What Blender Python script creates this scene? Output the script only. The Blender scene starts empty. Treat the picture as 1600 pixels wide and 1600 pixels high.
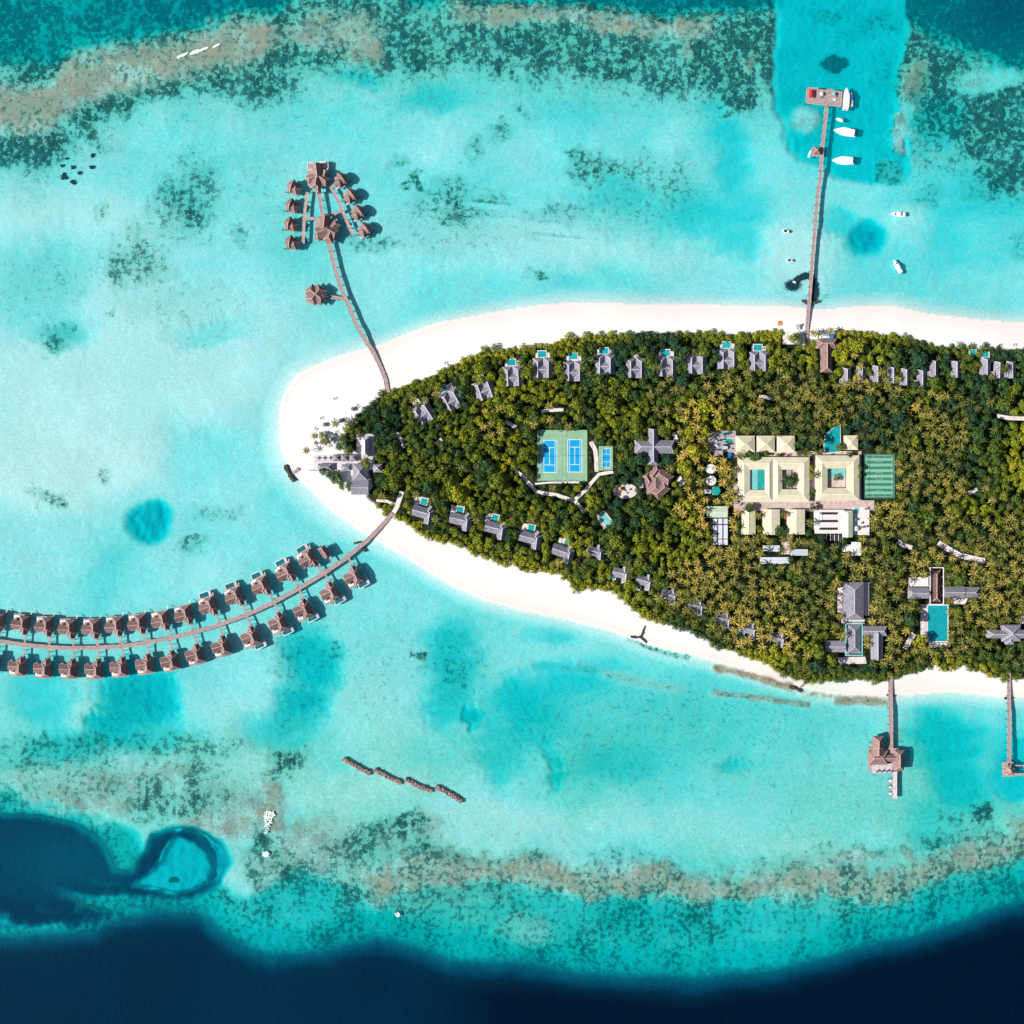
import bpy, math, random
import numpy as np
from mathutils import Vector, Matrix
random.seed(7)
rng = np.random.default_rng(11)
PI = math.pi
R = math.radians
H = 1100.0          # camera height in metres; the ground spans 0.5 m per photo pixel
scene = bpy.context.scene
COL = scene.collection

def P(px, py, z=0.0):
    k = 0.5 * (H - z) / H
    return ((px - 800) * k, (800 - py) * k, z)

# ------------------------------------------------------------------ materials
def newmat(name):
    m = bpy.data.materials.new(name); m.use_nodes = True
    nt = m.node_tree
    for n in list(nt.nodes):
        if n.type != 'OUTPUT_MATERIAL' and n.type != 'BSDF_PRINCIPLED': nt.nodes.remove(n)
    return m, nt, nt.nodes['Principled BSDF']

def mat(name, col, rough=0.8, var=0.18, scale=0.8, col2=None, spec=0.2, bands=0.0, band_scale=3.0):
    """base colour broken up by two octaves of noise (weathering); optional plank / shingle bands"""
    m, nt, b = newmat(name)
    N, L = nt.nodes, nt.links
    tc = N.new('ShaderNodeTexCoord')
    n1 = N.new('ShaderNodeTexNoise'); n1.inputs['Scale'].default_value = scale; n1.inputs['Detail'].default_value = 5
    L.new(tc.outputs['Object'], n1.inputs['Vector'])
    mr = N.new('ShaderNodeMapRange'); mr.inputs[1].default_value = .3; mr.inputs[2].default_value = .7
    L.new(n1.outputs['Fac'], mr.inputs[0])
    mx = N.new('ShaderNodeMix'); mx.data_type = 'RGBA'
    c2 = col2 or tuple(c * (1 - 2 * var) for c in col)
    c1 = tuple(min(1, c * (1 + var)) for c in col)
    mx.inputs[6].default_value = (*c2, 1); mx.inputs[7].default_value = (*c1, 1)
    L.new(mr.outputs[0], mx.inputs[0])
    out = mx.outputs[2]
    if bands > 0:
        w = N.new('ShaderNodeTexWave'); w.inputs['Scale'].default_value = band_scale; w.inputs['Distortion'].default_value = 1.5
        w.inputs['Detail'].default_value = 2; w.bands_direction = 'DIAGONAL'
        L.new(tc.outputs['Object'], w.inputs['Vector'])
        m2 = N.new('ShaderNodeMix'); m2.data_type = 'RGBA'; m2.blend_type = 'MULTIPLY'
        m2.inputs[0].default_value = bands
        L.new(out, m2.inputs[6]); L.new(w.outputs['Color'], m2.inputs[7]); out = m2.outputs[2]
    oi = N.new('ShaderNodeObjectInfo'); ov = N.new('ShaderNodeMapRange'); ov.inputs[3].default_value = .86; ov.inputs[4].default_value = 1.10
    L.new(oi.outputs['Random'], ov.inputs[0])      # every roof and deck has weathered a little differently
    m3 = N.new('ShaderNodeMix'); m3.data_type = 'RGBA'; m3.blend_type = 'MULTIPLY'; m3.inputs[0].default_value = 1.0
    L.new(out, m3.inputs[6]); L.new(ov.outputs[0], m3.inputs[7]); out = m3.outputs[2]
    L.new(out, b.inputs['Base Color'])
    b.inputs['Roughness'].default_value = rough
    b.inputs['Specular IOR Level'].default_value = spec
    return m

M = {}
def mk():
    M['thatch'] = mat('brown_shingles', (0.31, 0.20, 0.19), .9, .24, 1.1, bands=.25)
    M['dark_thatch'] = mat('dark_shingles', (0.20, 0.12, 0.12), .9, .24, 1.1, bands=.25)
    M['ridge'] = mat('ridge_wood', (0.72, 0.46, 0.42), .8, .1)
    M['slate'] = mat('grey_shingles', (0.31, 0.30, 0.365), .85, .2, .9, bands=.25)
    M['slate_ridge'] = mat('grey_ridge', (0.62, 0.58, 0.62), .8, .1)
    M['deck'] = mat('deck_boards', (0.50, 0.38, 0.37), .85, .15, .6, bands=.25, band_scale=2.0)
    M['pale_deck'] = mat('pale_deck_boards', (0.66, 0.60, 0.64), .85, .12, .6, bands=.2, band_scale=2.0)
    M['post'] = mat('dark_piles', (0.12, 0.09, 0.08), .9)
    M['wall'] = mat('timber_wall', (0.30, 0.22, 0.19), .85)
    M['white_wall'] = mat('render_wall', (0.72, 0.68, 0.64), .85, .06)
    M['coping'] = mat('pool_coping', (0.78, 0.70, 0.68), .7, .06)
    M['white'] = mat('white_fabric', (0.85, 0.84, 0.83), .7, .04)
    M['gel'] = mat('white_gelcoat', (0.84, 0.84, 0.84), .25, .02, spec=.5)
    M['cream'] = mat('cream_metal_roof', (0.70, 0.645, 0.46), .6, .07, .25, bands=.12, band_scale=1.0)
    M['cream_ridge'] = mat('cream_roof_ridge', (0.80, 0.75, 0.57), .6, .04)
    M['mint'] = mat('pale_green_roof', (0.56, 0.66, 0.50), .6, .08, .3)
    M['paving'] = mat('pink_paving', (0.62, 0.48, 0.45), .9, .14, .5)
    M['path'] = mat('sand_path', (0.76, 0.69, 0.66), .95, .14, .4)
    M['dark'] = mat('dark_plastic', (0.035, 0.035, 0.045), .6)
    M['grey'] = mat('grey_canvas', (0.20, 0.18, 0.21), .85)
    M['lgrey'] = mat('light_grey_wood', (0.42, 0.38, 0.39), .85)
    M['red'] = mat('red_tarp', (0.70, 0.03, 0.04), .7)
    M['crimson'] = mat('crimson_cloth', (0.6, 0.02, 0.08), .7)
    M['orange'] = mat('orange_fabric', (0.85, 0.30, 0.03), .7)
    M['blue'] = mat('blue_tarp', (0.02, 0.22, 0.62), .6)
    M['court'] = mat('court_green', (0.30, 0.52, 0.34), .85, .07, .1)
    M['court_blue'] = mat('court_blue', (0.006, 0.37, 0.72), .8, .05, .2)
    M['pitch_line'] = mat('faded_line', (0.36, 0.52, 0.45), .9, .08)
    M['line'] = mat('court_line', (0.80, 0.82, 0.82), .8, .03)
    M['turf_a'] = mat('turf_light', (0.18, 0.46, 0.31), .9, .08)
    M['turf_b'] = mat('turf_dark', (0.06, 0.22, 0.16), .9, .08)
    M['rock'] = mat('reef_rock', (0.42, 0.27, 0.24), .95, .3, .8, col2=(0.07, 0.055, 0.06))
    M['drock'] = mat('dark_rock', (0.10, 0.085, 0.085), .95, .35, 1.2)
    M['solar'] = mat('solar_roof', (0.62, 0.66, 0.72), .4, .08, 1.5)
    M['glass'] = mat('dark_window', (0.03, 0.04, 0.05), .15, .1, spec=.6)
    M['foam'] = mat('sea_foam', (0.80, 0.84, 0.86), .9, .15, 1.5)
    M['fish'] = mat('fish_back', (0.012, 0.05, 0.07), .5)
    M['bark'] = mat('bark', (0.16, 0.12, 0.09), .95)
    M['palm_bark'] = mat('palm_bark', (0.26, 0.21, 0.16), .95)
    M['hedge'] = mat('clipped_hedge', (0.06, 0.10, 0.02), .9, .3, 2)
    # swimming pools: dark mosaic seen through water, turquoise pools
    for k, c in (('pool_deep', (0.01, 0.16, 0.22)), ('pool_aqua', (0.01, 0.37, 0.42)), ('pool_green', (0.02, 0.34, 0.30)), ('pool_pale', (0.20, 0.58, 0.56))):
        M[k] = mat(k, c, .08, .12, .5, spec=.5)

def leafmat(name, stops, hi=0.6):
    m, nt, b = newmat(name)
    N, L = nt.nodes, nt.links
    at = N.new('ShaderNodeAttribute'); at.attribute_name = 'tone'
    cr = N.new('ShaderNodeValToRGB')
    els = cr.color_ramp.elements
    while len(els) < len(stops): els.new(.5)
    for e, (p, c) in zip(els, stops): e.position = p; e.color = (*c, 1)
    L.new(at.outputs['Fac'], cr.inputs[0])
    tc = N.new('ShaderNodeTexCoord')
    n1 = N.new('ShaderNodeTexNoise'); n1.inputs['Scale'].default_value = .9; n1.inputs['Detail'].default_value = 3
    L.new(tc.outputs['Object'], n1.inputs['Vector'])
    mr = N.new('ShaderNodeMapRange'); mr.inputs[1].default_value = .3; mr.inputs[2].default_value = .7
    mr.inputs[3].default_value = .55; mr.inputs[4].default_value = 1.45
    L.new(n1.outputs['Fac'], mr.inputs[0])
    mx = N.new('ShaderNodeMix'); mx.data_type = 'RGBA'; mx.blend_type = 'MULTIPLY'; mx.inputs[0].default_value = 1
    L.new(cr.outputs[0], mx.inputs[6]); L.new(mr.outputs[0], mx.inputs[7])
    L.new(mx.outputs[2], b.inputs['Base Color'])
    b.inputs['Roughness'].default_value = .6; b.inputs['Specular IOR Level'].default_value = .15
    return m

# ------------------------------------------------------------------ mesh builder
class MB:
    def __init__(s): s.v = []; s.f = []
    def add(s, vs, fs):
        o = len(s.v); s.v += [tuple(v) for v in vs]; s.f += [tuple(i + o for i in f) for f in fs]; return s
    def xf(s, cx, cy, rot, pts):
        c, n = math.cos(rot), math.sin(rot)
        return [(cx + x * c - y * n, cy + x * n + y * c, z) for x, y, z in pts]
    def box(s, cx, cy, w, l, z0, z1, rot=0.0):
        a, b = w / 2, l / 2
        p = [(-a, -b), (a, -b), (a, b), (-a, b)]
        vs = s.xf(cx, cy, rot, [(x, y, z0) for x, y in p] + [(x, y, z1) for x, y in p])
        return s.add(vs, [(3, 2, 1, 0), (4, 5, 6, 7), (0, 1, 5, 4), (1, 2, 6, 5), (2, 3, 7, 6), (3, 0, 4, 7)])
    def prism(s, poly, z0, z1):
        n = len(poly)
        a = sum(poly[i][0] * poly[(i + 1) % n][1] - poly[(i + 1) % n][0] * poly[i][1] for i in range(n))
        if a < 0: poly = poly[::-1]
        vs = [(x, y, z0) for x, y in poly] + [(x, y, z1) for x, y in poly]
        return s.add(vs, [tuple(range(n))[::-1], tuple(range(n, 2 * n))] + [(i, (i + 1) % n, n + (i + 1) % n, n + i) for i in range(n)])
    def cyl(s, cx, cy, r, z0, z1, n=10, r2=None):
        r2 = r if r2 is None else r2
        vs = [(cx + r * math.cos(2 * PI * i / n), cy + r * math.sin(2 * PI * i / n), z0) for i in range(n)]
        vs += [(cx + r2 * math.cos(2 * PI * i / n), cy + r2 * math.sin(2 * PI * i / n), z1) for i in range(n)]
        return s.add(vs, [tuple(range(n))[::-1], tuple(range(n, 2 * n))] + [(i, (i + 1) % n, n + (i + 1) % n, n + i) for i in range(n)])
    def beam(s, a, b, w, h):
        a, b = Vector(a), Vector(b); d = (b - a)
        if d.length < 1e-4: return s
        sd = Vector((-d.y, d.x, 0))
        sd = sd.normalized() * (w / 2) if sd.length > 1e-5 else Vector((w / 2, 0, 0))
        up = Vector((0, 0, h))
        vs = [a - sd, a + sd, a + sd * .3 + up, a - sd * .3 + up, b - sd, b + sd, b + sd * .3 + up, b - sd * .3 + up]
        return s.add(vs, [(0, 1, 2, 3), (7, 6, 5, 4), (1, 0, 4, 5), (2, 1, 5, 6), (3, 2, 6, 7), (0, 3, 7, 4)])
    def strip(s, pts, w, z0, z1):
        """a walkway of constant width along a polyline of (x, y)"""
        n = len(pts); L_, R_ = [], []
        for i, (x, y) in enumerate(pts):
            x0, y0 = pts[max(0, i - 1)]; x1, y1 = pts[min(n - 1, i + 1)]
            dx, dy = x1 - x0, y1 - y0; q = math.hypot(dx, dy) or 1
            L_.append((x - dy / q * w / 2, y + dx / q * w / 2)); R_.append((x + dy / q * w / 2, y - dx / q * w / 2))
        vs = []
        for i in range(n): vs += [(*L_[i], z0), (*R_[i], z0), (*R_[i], z1), (*L_[i], z1)]
        fs = [(0, 1, 2, 3), (4 * n - 1, 4 * n - 2, 4 * n - 3, 4 * n - 4)]
        for i in range(n - 1):
            o = 4 * i
            for k in range(4): fs.append((o + k, o + 4 + k, o + 4 + (k + 1) % 4, o + (k + 1) % 4))
        return s.add(vs, fs)
    def build(s, name, m, parent=None, loc=None, rot=0.0, smooth=False):
        me = bpy.data.meshes.new(name); me.from_pydata(s.v, [], s.f); me.validate()
        me.materials.append(M[m] if isinstance(m, str) else m)
        if smooth:
            for p in me.polygons: p.use_smooth = True
        o = bpy.data.objects.new(name, me); COL.objects.link(o)
        if parent: o.parent = parent
        if loc: o.location = loc; o.rotation_euler = (0, 0, rot)
        return o

PMESH = {}
class PB:
    """posts, stilts and pilings: every one an object of its own"""
    def __init__(s): s.p = []
    def cyl(s, x, y, r, z0, z1, n=6, r2=None): s.p.append((x, y, r, z0, z1, n)); return s
    def build(s, name, m, parent):
        out = []
        for x, y, r, z0, z1, n in s.p[:100]:
            k = (name, r, round(z1 - z0, 3), n, m)
            if k not in PMESH:
                o = MB().cyl(0, 0, r, 0, z1 - z0, n).build(name, m, parent); PMESH[k] = o.data
            else: o = bpy.data.objects.new(name, PMESH[k]); COL.objects.link(o); o.parent = parent
            o.location = (x, y, z0); out.append(o)
        return out

def roof(mb, rd, cx, cy, W, L, z0, h, rot=0.0, ha=0.0, hb=0.0, cap=.5, th=.28):
    """hip / gable roof. W across, L along the ridge (local y), ha / hb = hip inset at the -y / +y end"""
    a, b = W / 2, L / 2
    pts = [(-a, -b, z0), (a, -b, z0), (a, b, z0), (-a, b, z0), (0, -b + ha, z0 + h), (0, b - hb, z0 + h),
           (-a, -b, z0 - th), (a, -b, z0 - th), (a, b, z0 - th), (-a, b, z0 - th)]
    vs = mb.xf(cx, cy, rot, pts)
    mb.add(vs, [(3, 0, 4, 5), (1, 2, 5, 4), (0, 1, 4), (2, 3, 5), (0, 6, 7, 1), (1, 7, 8, 2), (2, 8, 9, 3), (3, 9, 6, 0), (9, 8, 7, 6)])
    if rd is not None:
        v = [Vector(q) for q in vs]
        dz = Vector((0, 0, -.06))
        if (v[4] - v[5]).length > .3: rd.beam(v[4] + dz, v[5] + dz, cap, .2)
        if ha > .3:
            rd.beam(v[4] + dz, v[0] + dz, cap * .8, .18); rd.beam(v[4] + dz, v[1] + dz, cap * .8, .18)
        if hb > .3:
            rd.beam(v[5] + dz, v[2] + dz, cap * .8, .18); rd.beam(v[5] + dz, v[3] + dz, cap * .8, .18)

# ------------------------------------------------------------------ things
LAND = []     # landmarks used to describe trees
def tag(o, label=None, cat=None, group=None, kind=None):
    if label: o['label'] = label
    if cat: o['category'] = cat
    if group: o['group'] = group
    if kind: o['kind'] = kind
    return o
def thing(name, label, cat, loc=(0, 0, 0), rot=0.0, group=None):
    o = bpy.data.objects.new(name, None); COL.objects.link(o)
    o.empty_display_size = 1
    o.location = loc; o.rotation_euler = (0, 0, rot)
    return tag(o, label, cat, group)
def dup(root, loc, rot=0.0, label=None, scale=None):
    r = root.copy(); COL.objects.link(r); r.location = loc; r.rotation_euler = (0, 0, rot)
    if label: r['label'] = label
    if scale: r.scale = (scale,) * 3
    for ch in KIDS.get(root, []):
        c = ch.copy(); COL.objects.link(c); c.parent = r
        for g in KIDS.get(ch, []):
            d = g.copy(); COL.objects.link(d); d.parent = c
    return r
KIDS = {}
def note(root, *kids):
    out = []
    for k in kids: out += k if isinstance(k, list) else [k]
    KIDS[root] = out
ORD = ['zeroth', 'first', 'second', 'third', 'fourth', 'fifth', 'sixth', 'seventh', 'eighth', 'ninth', 'tenth', 'eleventh', 'twelfth', 'thirteenth', 'fourteenth', 'fifteenth', 'sixteenth', 'seventeenth', 'eighteenth']
def land(name, px, py): LAND.append((name, px, py))
# ------------------------------------------------------------------ fields of the sea bed, in photo-map units (2 units = 1 m)
def vn(x, y, sc, seed):
    g = np.random.default_rng(seed).random((256, 256))
    X, Y = x / sc, y / sc
    i, j = np.floor(X).astype(int), np.floor(Y).astype(int)
    fx, fy = X - i, Y - j
    fx = fx * fx * (3 - 2 * fx); fy = fy * fy * (3 - 2 * fy)
    i %= 256; j %= 256; i1, j1 = (i + 1) % 256, (j + 1) % 256
    return (g[i, j] * (1 - fx) + g[i1, j] * fx) * (1 - fy) + (g[i, j1] * (1 - fx) + g[i1, j1] * fx) * fy
def fbm(x, y, sc, seed, o=4):
    r = 0; a = 1; t = 0
    for k in range(o):
        r = r + a * vn(x + 37 * k, y + 91 * k, sc / 2 ** k, seed + k); t += a; a *= .5
    return r / t
def ss(a, b, x):
    t = np.clip((x - a) / (b - a), 0, 1); return t * t * (3 - 2 * t)

SHORE = [(2600, 520), (1700, 508), (1600, 503), (1540, 500), (1480, 494), (1440, 486), (1400, 478), (1340, 478), (1290, 484), (1262, 482), (1220, 476), (1180, 477), (1100, 476),
 (1000, 474), (930, 472), (880, 474), (820, 480), (760, 488), (700, 500), (650, 515), (600, 537), (560, 548), (520, 560), (490, 572), (465, 585), (450, 605), (440, 630),
 (436, 660), (438, 690), (446, 715), (462, 742), (485, 765), (510, 790), (540, 815), (565, 830), (600, 850), (640, 875), (680, 900), (720, 922), (760, 940), (800, 950),
 (850, 960), (900, 972), (950, 985), (985, 998), (1020, 1010), (1060, 1020), (1100, 1030), (1150, 1042), (1190, 1055), (1230, 1068), (1280, 1082), (1330, 1088), (1390, 1090),
 (1440, 1084), (1480, 1082), (1520, 1084), (1570, 1090), (1600, 1090), (1700, 1095), (2600, 1110)]
VEG = [(2600, 560), (1640, 546), (1560, 545), (1500, 542), (1465, 540), (1440, 532), (1400, 524), (1340, 518), (1303, 516), (1300, 532), (1258, 540), (1226, 530), (1222, 518), (1150, 522),
 (1040, 520), (980, 521), (930, 524), (890, 528), (850, 540), (800, 546), (760, 546), (730, 560), (700, 575), (680, 585), (640, 600), (600, 615), (575, 635), (558, 648),
 (556, 662), (540, 672), (534, 690), (545, 700), (564, 712), (575, 730), (580, 760), (572, 776), (600, 800), (615, 808), (640, 820), (660, 835), (690, 846), (720, 850), (740, 865), (770, 872),
 (785, 880), (800, 878), (815, 892), (850, 893), (870, 893), (885, 905), (900, 920), (930, 920), (960, 925), (980, 945), (1000, 960), (1040, 975), (1080, 985), (1100, 995),
 (1115, 1010), (1150, 1020), (1200, 1037), (1230, 1057), (1270, 1066), (1330, 1060), (1380, 1066), (1400, 1060), (1430, 1050), (1460, 1040), (1480, 1050), (1500, 1035),
 (1520, 1045), (1560, 1060), (1600, 1062), (1700, 1065), (2600, 1080)]
def inpoly(poly, x, y):
    r = np.zeros(np.shape(x), bool); n = len(poly)
    for i in range(n):
        x0, y0 = poly[i]; x1, y1 = poly[(i + 1) % n]
        if y0 == y1: continue
        c = ((y0 > y) != (y1 > y)) & (x < (x1 - x0) * (y - y0) / (y1 - y0) + x0)
        r ^= c
    return r
def dpoly(pts, x, y, closed=False):
    d = np.full(np.shape(x), 1e9); n = len(pts)
    for i in range(n if closed else n - 1):
        x0, y0 = pts[i]; x1, y1 = pts[(i + 1) % n]
        dx, dy = x1 - x0, y1 - y0
        t = np.clip(((x - x0) * dx + (y - y0) * dy) / (dx * dx + dy * dy + 1e-9), 0, 1)
        d = np.minimum(d, np.hypot(x - x0 - t * dx, y - y0 - t * dy))
    return d

def fields(x, y):
    """x, y: map coordinates. returns u (optical depth), c (coral cover), b (rubble), wet, floor, sd (signed distance to shore, + inland)"""
    w1 = fbm(x, y, 60, 1) - .5; w2 = fbm(x, y, 60, 9) - .5
    f1 = fbm(x, y, 14, 21, 3) - .5; f2 = fbm(x, y, 14, 31, 3) - .5
    f3 = fbm(x, y, 7, 61, 2) - .5; f4 = fbm(x, y, 7, 65, 2) - .5
    X = x + 44 * w1 + 22 * f1 + 12 * f3; Y = y + 40 * w2 + 22 * f2 + 12 * f4
    Xs = x + 12 * w1 + 6 * f1; Ys = y + 12 * w2 + 6 * f2
    big = fbm(x, y, 220, 41, 4); mid = fbm(x * .8, y, 60, 51, 4)
    def blob(cx, cy, rx, ry, ang=0, e=.5, soft=True):
        A = X if soft else Xs; B = Y if soft else Ys
        t = R(ang); dx = (A - cx) * math.cos(t) - (B - cy) * math.sin(t); dy = (A - cx) * math.sin(t) + (B - cy) * math.cos(t)
        r = np.sqrt((dx / rx) ** 2 + (dy / ry) ** 2)
        return 1 - ss(1 - e, 1 + e, r)
    def line(xs, ys): return np.interp(X, xs, ys)
    def band(pts, hw, e):
        return 1 - ss(hw - e, hw + e, dpoly(pts, X, Y))
    def to(a, v, m): return a + (v - a) * m
    sd = dpoly(SHORE, x + 5 * w1, y + 5 * w2, False); ins = inpoly(SHORE, x + 5 * w1, y + 5 * w2)
    sd = np.where(ins, sd, -sd)
    # ---- optical depth of the lagoon
    u = np.full(x.shape, .34) + .16 * (big - .5) + .16 * (mid - .5)
    for a in [(110, 620, 330, 190, 8, .6, .19), (90, 350, 150, 60, 0, .7, .22), (90, 720, 200, 70, 10, .6, .16), (300, 590, 130, 70, 20, .7, .20),
              (60, 420, 90, 50, 20, .6, .34), (95, 518, 46, 26, 10, .9, .42), (50, 480, 60, 40, 20, .9, .34), (330, 520, 60, 14, 10, .8, .33), (330, 700, 70, 40, -20, .8, .34), (300, 730, 45, 30, 0, .8, .33),
              (60, 870, 120, 60, 10, .7, .28), (170, 900, 80, 40, 70, .8, .40), (130, 1120, 40, 50, 0, .6, .27), (60, 1090, 50, 60, 0, .5, .48), (100, 1170, 70, 30, 0, .6, .5),
              (380, 1140, 90, 60, -30, .7, .27), (560, 1090, 60, 110, 20, .7, .27), (600, 980, 60, 60, 0, .7, .33),
              (700, 1240, 160, 50, 8, .7, .27), (900, 1290, 180, 30, 5, .6, .28), (1150, 1300, 140, 35, 0, .6, .28), (1390, 1290, 50, 14, 0, .7, .24), (1260, 1330, 90, 20, 0, .6, .25),
              (1000, 1130, 260, 90, 5, .7, .42), (820, 1110, 50, 55, 20, .6, .58), (900, 1060, 60, 30, 0, .8, .55), (860, 1200, 12, 40, 5, .6, .58), (960, 1190, 60, 30, 0, .7, .5),
              (700, 1030, 48, 60, 10, .5, .54), (690, 1100, 40, 45, 0, .5, .54), (733, 1125, 16, 14, 0, .4, .66), (780, 1170, 30, 60, 0, .6, .5),
              (1155, 1198, 22, 11, 0, .4, .64), (1200, 1240, 90, 50, 0, .8, .34), (1350, 1250, 90, 60, 0, .8, .32),
              (1480, 1160, 60, 55, 40, .5, .60), (1500, 1230, 50, 45, 0, .5, .58), (1450, 1280, 40, 35, 0, .6, .46), (1540, 1110, 55, 30, 0, .6, .36), (1575, 1185, 30, 60, 0, .5, .52),
              (880, 985, 60, 12, 8, .8, .46), (1000, 300, 180, 60, 0, .7, .34), (900, 380, 260, 40, 0, .7, .25), (1060, 210, 30, 40, 0, .9, .30), (1140, 230, 28, 90, 12, .7, .52),
              (1110, 340, 110, 40, 0, .7, .5), (1160, 380, 50, 22, 0, .7, .48), (680, 160, 60, 20, 0, .8, .48), (560, 120, 30, 14, 0, .7, .52), (960, 300, 60, 26, 0, .7, .45),
              (1500, 330, 110, 70, 20, .6, .50), (1560, 370, 60, 60, 0, .6, .42), (1470, 300, 60, 26, 0, .6, .46), (1290, 330, 70, 40, 0, .6, .34), (1400, 400, 60, 50, 0, .6, .40),
              (1420, 350, 40, 30, 0, .6, .30), (1250, 400, 50, 60, 0, .7, .20), (1560, 300, 60, 40, 0, .6, .52), (1560, 430, 60, 20, 0, .8, .35), (480, 1010, 30, 40, 0, .8, .42)]:
        u = to(u, a[6], blob(*a[:6]))
    c = np.zeros(x.shape); u = to(u, .60, np.maximum(blob(492, 1040, 50, 44, -30, .6), blob(470, 1100, 44, 44, -10, .6))); u = to(u, .5, blob(450, 1140, 70, 30, 0, .5) * .8)
    u = to(u, .68, np.maximum.reduce([blob(205, 1080, 52, 46, 0, .5), blob(190, 1130, 50, 30, 10, .5), blob(250, 1090, 34, 44, 0, .5), blob(205, 1040, 30, 24, 0, .5) * .6])); u = to(u, .52, blob(230, 1150, 80, 22, 0, .5) * .7)
    u = to(u, .74, np.maximum(blob(228, 820, 33, 27, -25, .34, False), blob(246, 808, 20, 24, 0, .3, False)))
    u = to(u, .80, blob(1352, 371, 28, 26, 0, .45, False))
    u = to(u, .58, blob(1582, 1222, 32, 34, 25, .2, False)); u = to(u, .58, blob(1600, 1190, 40, 40, 0, .2, False))
    u = to(u, .50, blob(1300, 345, 25, 14, 0, .5))
    # ---- channel in front of the arrival jetty
    chan = inpoly([(1213, -90), (1212, 60), (1208, 120), (1210, 165), (1224, 200), (1234, 236), (1250, 252), (1290, 262), (1310, 280), (1370, 286), (1412, 284), (1424, 262), (1420, 215), (1404, 190), (1402, 150), (1406, 100), (1420, 50), (1425, -90)], Xs, Ys)
    dch = dpoly([(1213, -90), (1212, 60), (1208, 120), (1210, 165), (1224, 200), (1234, 236), (1250, 252), (1290, 262), (1310, 280), (1370, 286), (1412, 284), (1424, 262), (1420, 215), (1404, 190), (1402, 150), (1406, 100), (1420, 50), (1425, -90)], Xs, Ys)
    cm = ss(-5, 5, np.where(chan, dch, -dch) + 6 * f3)
    # ---- northern reef
    c = np.zeros(x.shape) + .06; b = np.zeros(x.shape); c = to(c, .30, np.maximum(blob(492, 1040, 60, 50, -30, .6), blob(470, 1100, 54, 50, -10, .6))); c = to(c, .26, blob(1000, 1150, 330, 100, 3, .6)); c = to(c, .22, blob(1350, 1220, 220, 90, 0, .6)); c = to(c, .28, blob(205, 1110, 60, 50, 0, .5))
    outx = [-900, 0, 60, 100, 200, 300, 400, 470, 540, 700, 800, 1000, 1080, 1200, 1400, 1470, 1600, 2500]
    outy = [150, 104, 102, 95, 66, 42, 18, 5, 0, 2, 8, 14, 24, 22, 20, 70, 112, 160]
    inx = [-900, 0, 60, 110, 150, 190, 240, 330, 400, 470, 500, 560, 620, 670, 720, 780, 860, 950, 1000, 1060, 1130, 1170, 1212, 1420, 1440, 1500, 1560, 1600, 2500]
    iny = [300, 262, 262, 232, 206, 180, 156, 140, 158, 138, 112, 112, 122, 132, 112, 126, 124, 136, 148, 152, 150, 165, 140, 150, 205, 235, 268, 300, 420]
    yo = line(outx, outy); yi = line(inx, iny)
    outer = ss(8, -26, Y - yo)                    # seaward of the reef flat
    reef = ss(-10, 10, Y - yo) * ss(14, -20, Y - yi)
    c = np.maximum(c, reef * (.62 + .16 * (mid - .5)))
    c = np.maximum(c, (Y > yo) * ss(46, -10, Y - yi) * .44)
    c = np.maximum(c, (Y > yo) * ss(140, 10, Y - yi) * .24)
    u = to(u, .34, reef)
    # brown rubble crest
    br = np.maximum.reduce([band([(-400, 190), (0, 168), (60, 165), (130, 130), (200, 108), (260, 92), (330, 72), (400, 66)], 34, 18),
        band([(400, 66), (470, 50), (560, 42), (570, 80)], 24, 14) * .8, blob(45, 190, 40, 26, 0, .5), blob(130, 130, 50, 26, -20, .5), blob(320, 88, 40, 13, -10, .5),
        band([(720, 20), (820, 18), (900, 22), (980, 38), (1040, 34), (1090, 40)], 16, 12) * .85, blob(960, 42, 40, 14, 8, .5), blob(560, 80, 25, 25, 0, .5) * .8,
        blob(1440, 130, 20, 38, -10, .4) * .95, blob(1412, 212, 13, 20, 0, .4) * .7, blob(1440, 170, 10, 12, 0, .4), blob(1178, 100, 10, 20, 0, .6) * .6,
        blob(1065, 60, 8, 22, 0, .6) * .7, blob(1520, 120, 24, 14, 0, .6) * .4])
    b = np.maximum(b, br); u = to(u, .10, br); c = to(c, .34, br)
    c = np.maximum(c, blob(200, 115, 22, 18, 0, .5) * .5); b = to(b, .1, blob(200, 115, 22, 18, 0, .5))
    c = to(c, .48, blob(100, 200, 90, 14, -18, .6) * (1 - br * .5))
    ud = .72 + .22 * (1 - ss(-10, 150, x - 120)) * 0 + .12 * ss(0, 420, x) + .10 * (mid - .5)
    u = to(u, ud, outer); c = to(c, .58 + .12 * ss(200, 420, x), outer)
    c = np.maximum(c, .52 * (1 - ss(6, 26, np.abs(Y - yo + 4))) * (1 - cm))
    # north east: reef running into deep water
    u = to(u, .84, ss(70, -70, (Y - 60) + .1 * (1500 - X)) * ss(1415, 1500, X)); u = to(u, 1.02, blob(1575, 5, 60, 36, 0, .9)); c = np.maximum(c, .5 * ss(130, 60, Y) * ss(1440, 1480, X))
    ne = ss(1412, 1440, X) * ss(70, 130, Y) * ss(1, 0, (Y - 240 - .35 * (X - 1440)) / 60)
    c = np.maximum(c, ne * .42); u = to(u, .42, ne * .7)
    c = np.maximum(c, .56 * np.maximum(blob(1462, 195, 34, 30, 0, .5), blob(1560, 265, 50, 34, 25, .5)))
    u = to(u, .52, blob(1462, 195, 34, 40, 0, .5)); c = np.maximum(c, .5 * blob(1460, 150, 20, 30, 0, .5))
    c = to(c, .1, blob(1550, 120, 50, 20, 12, .5)); u = to(u, .34, blob(1550, 122, 60, 14, 8, .8) * .5)
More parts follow.
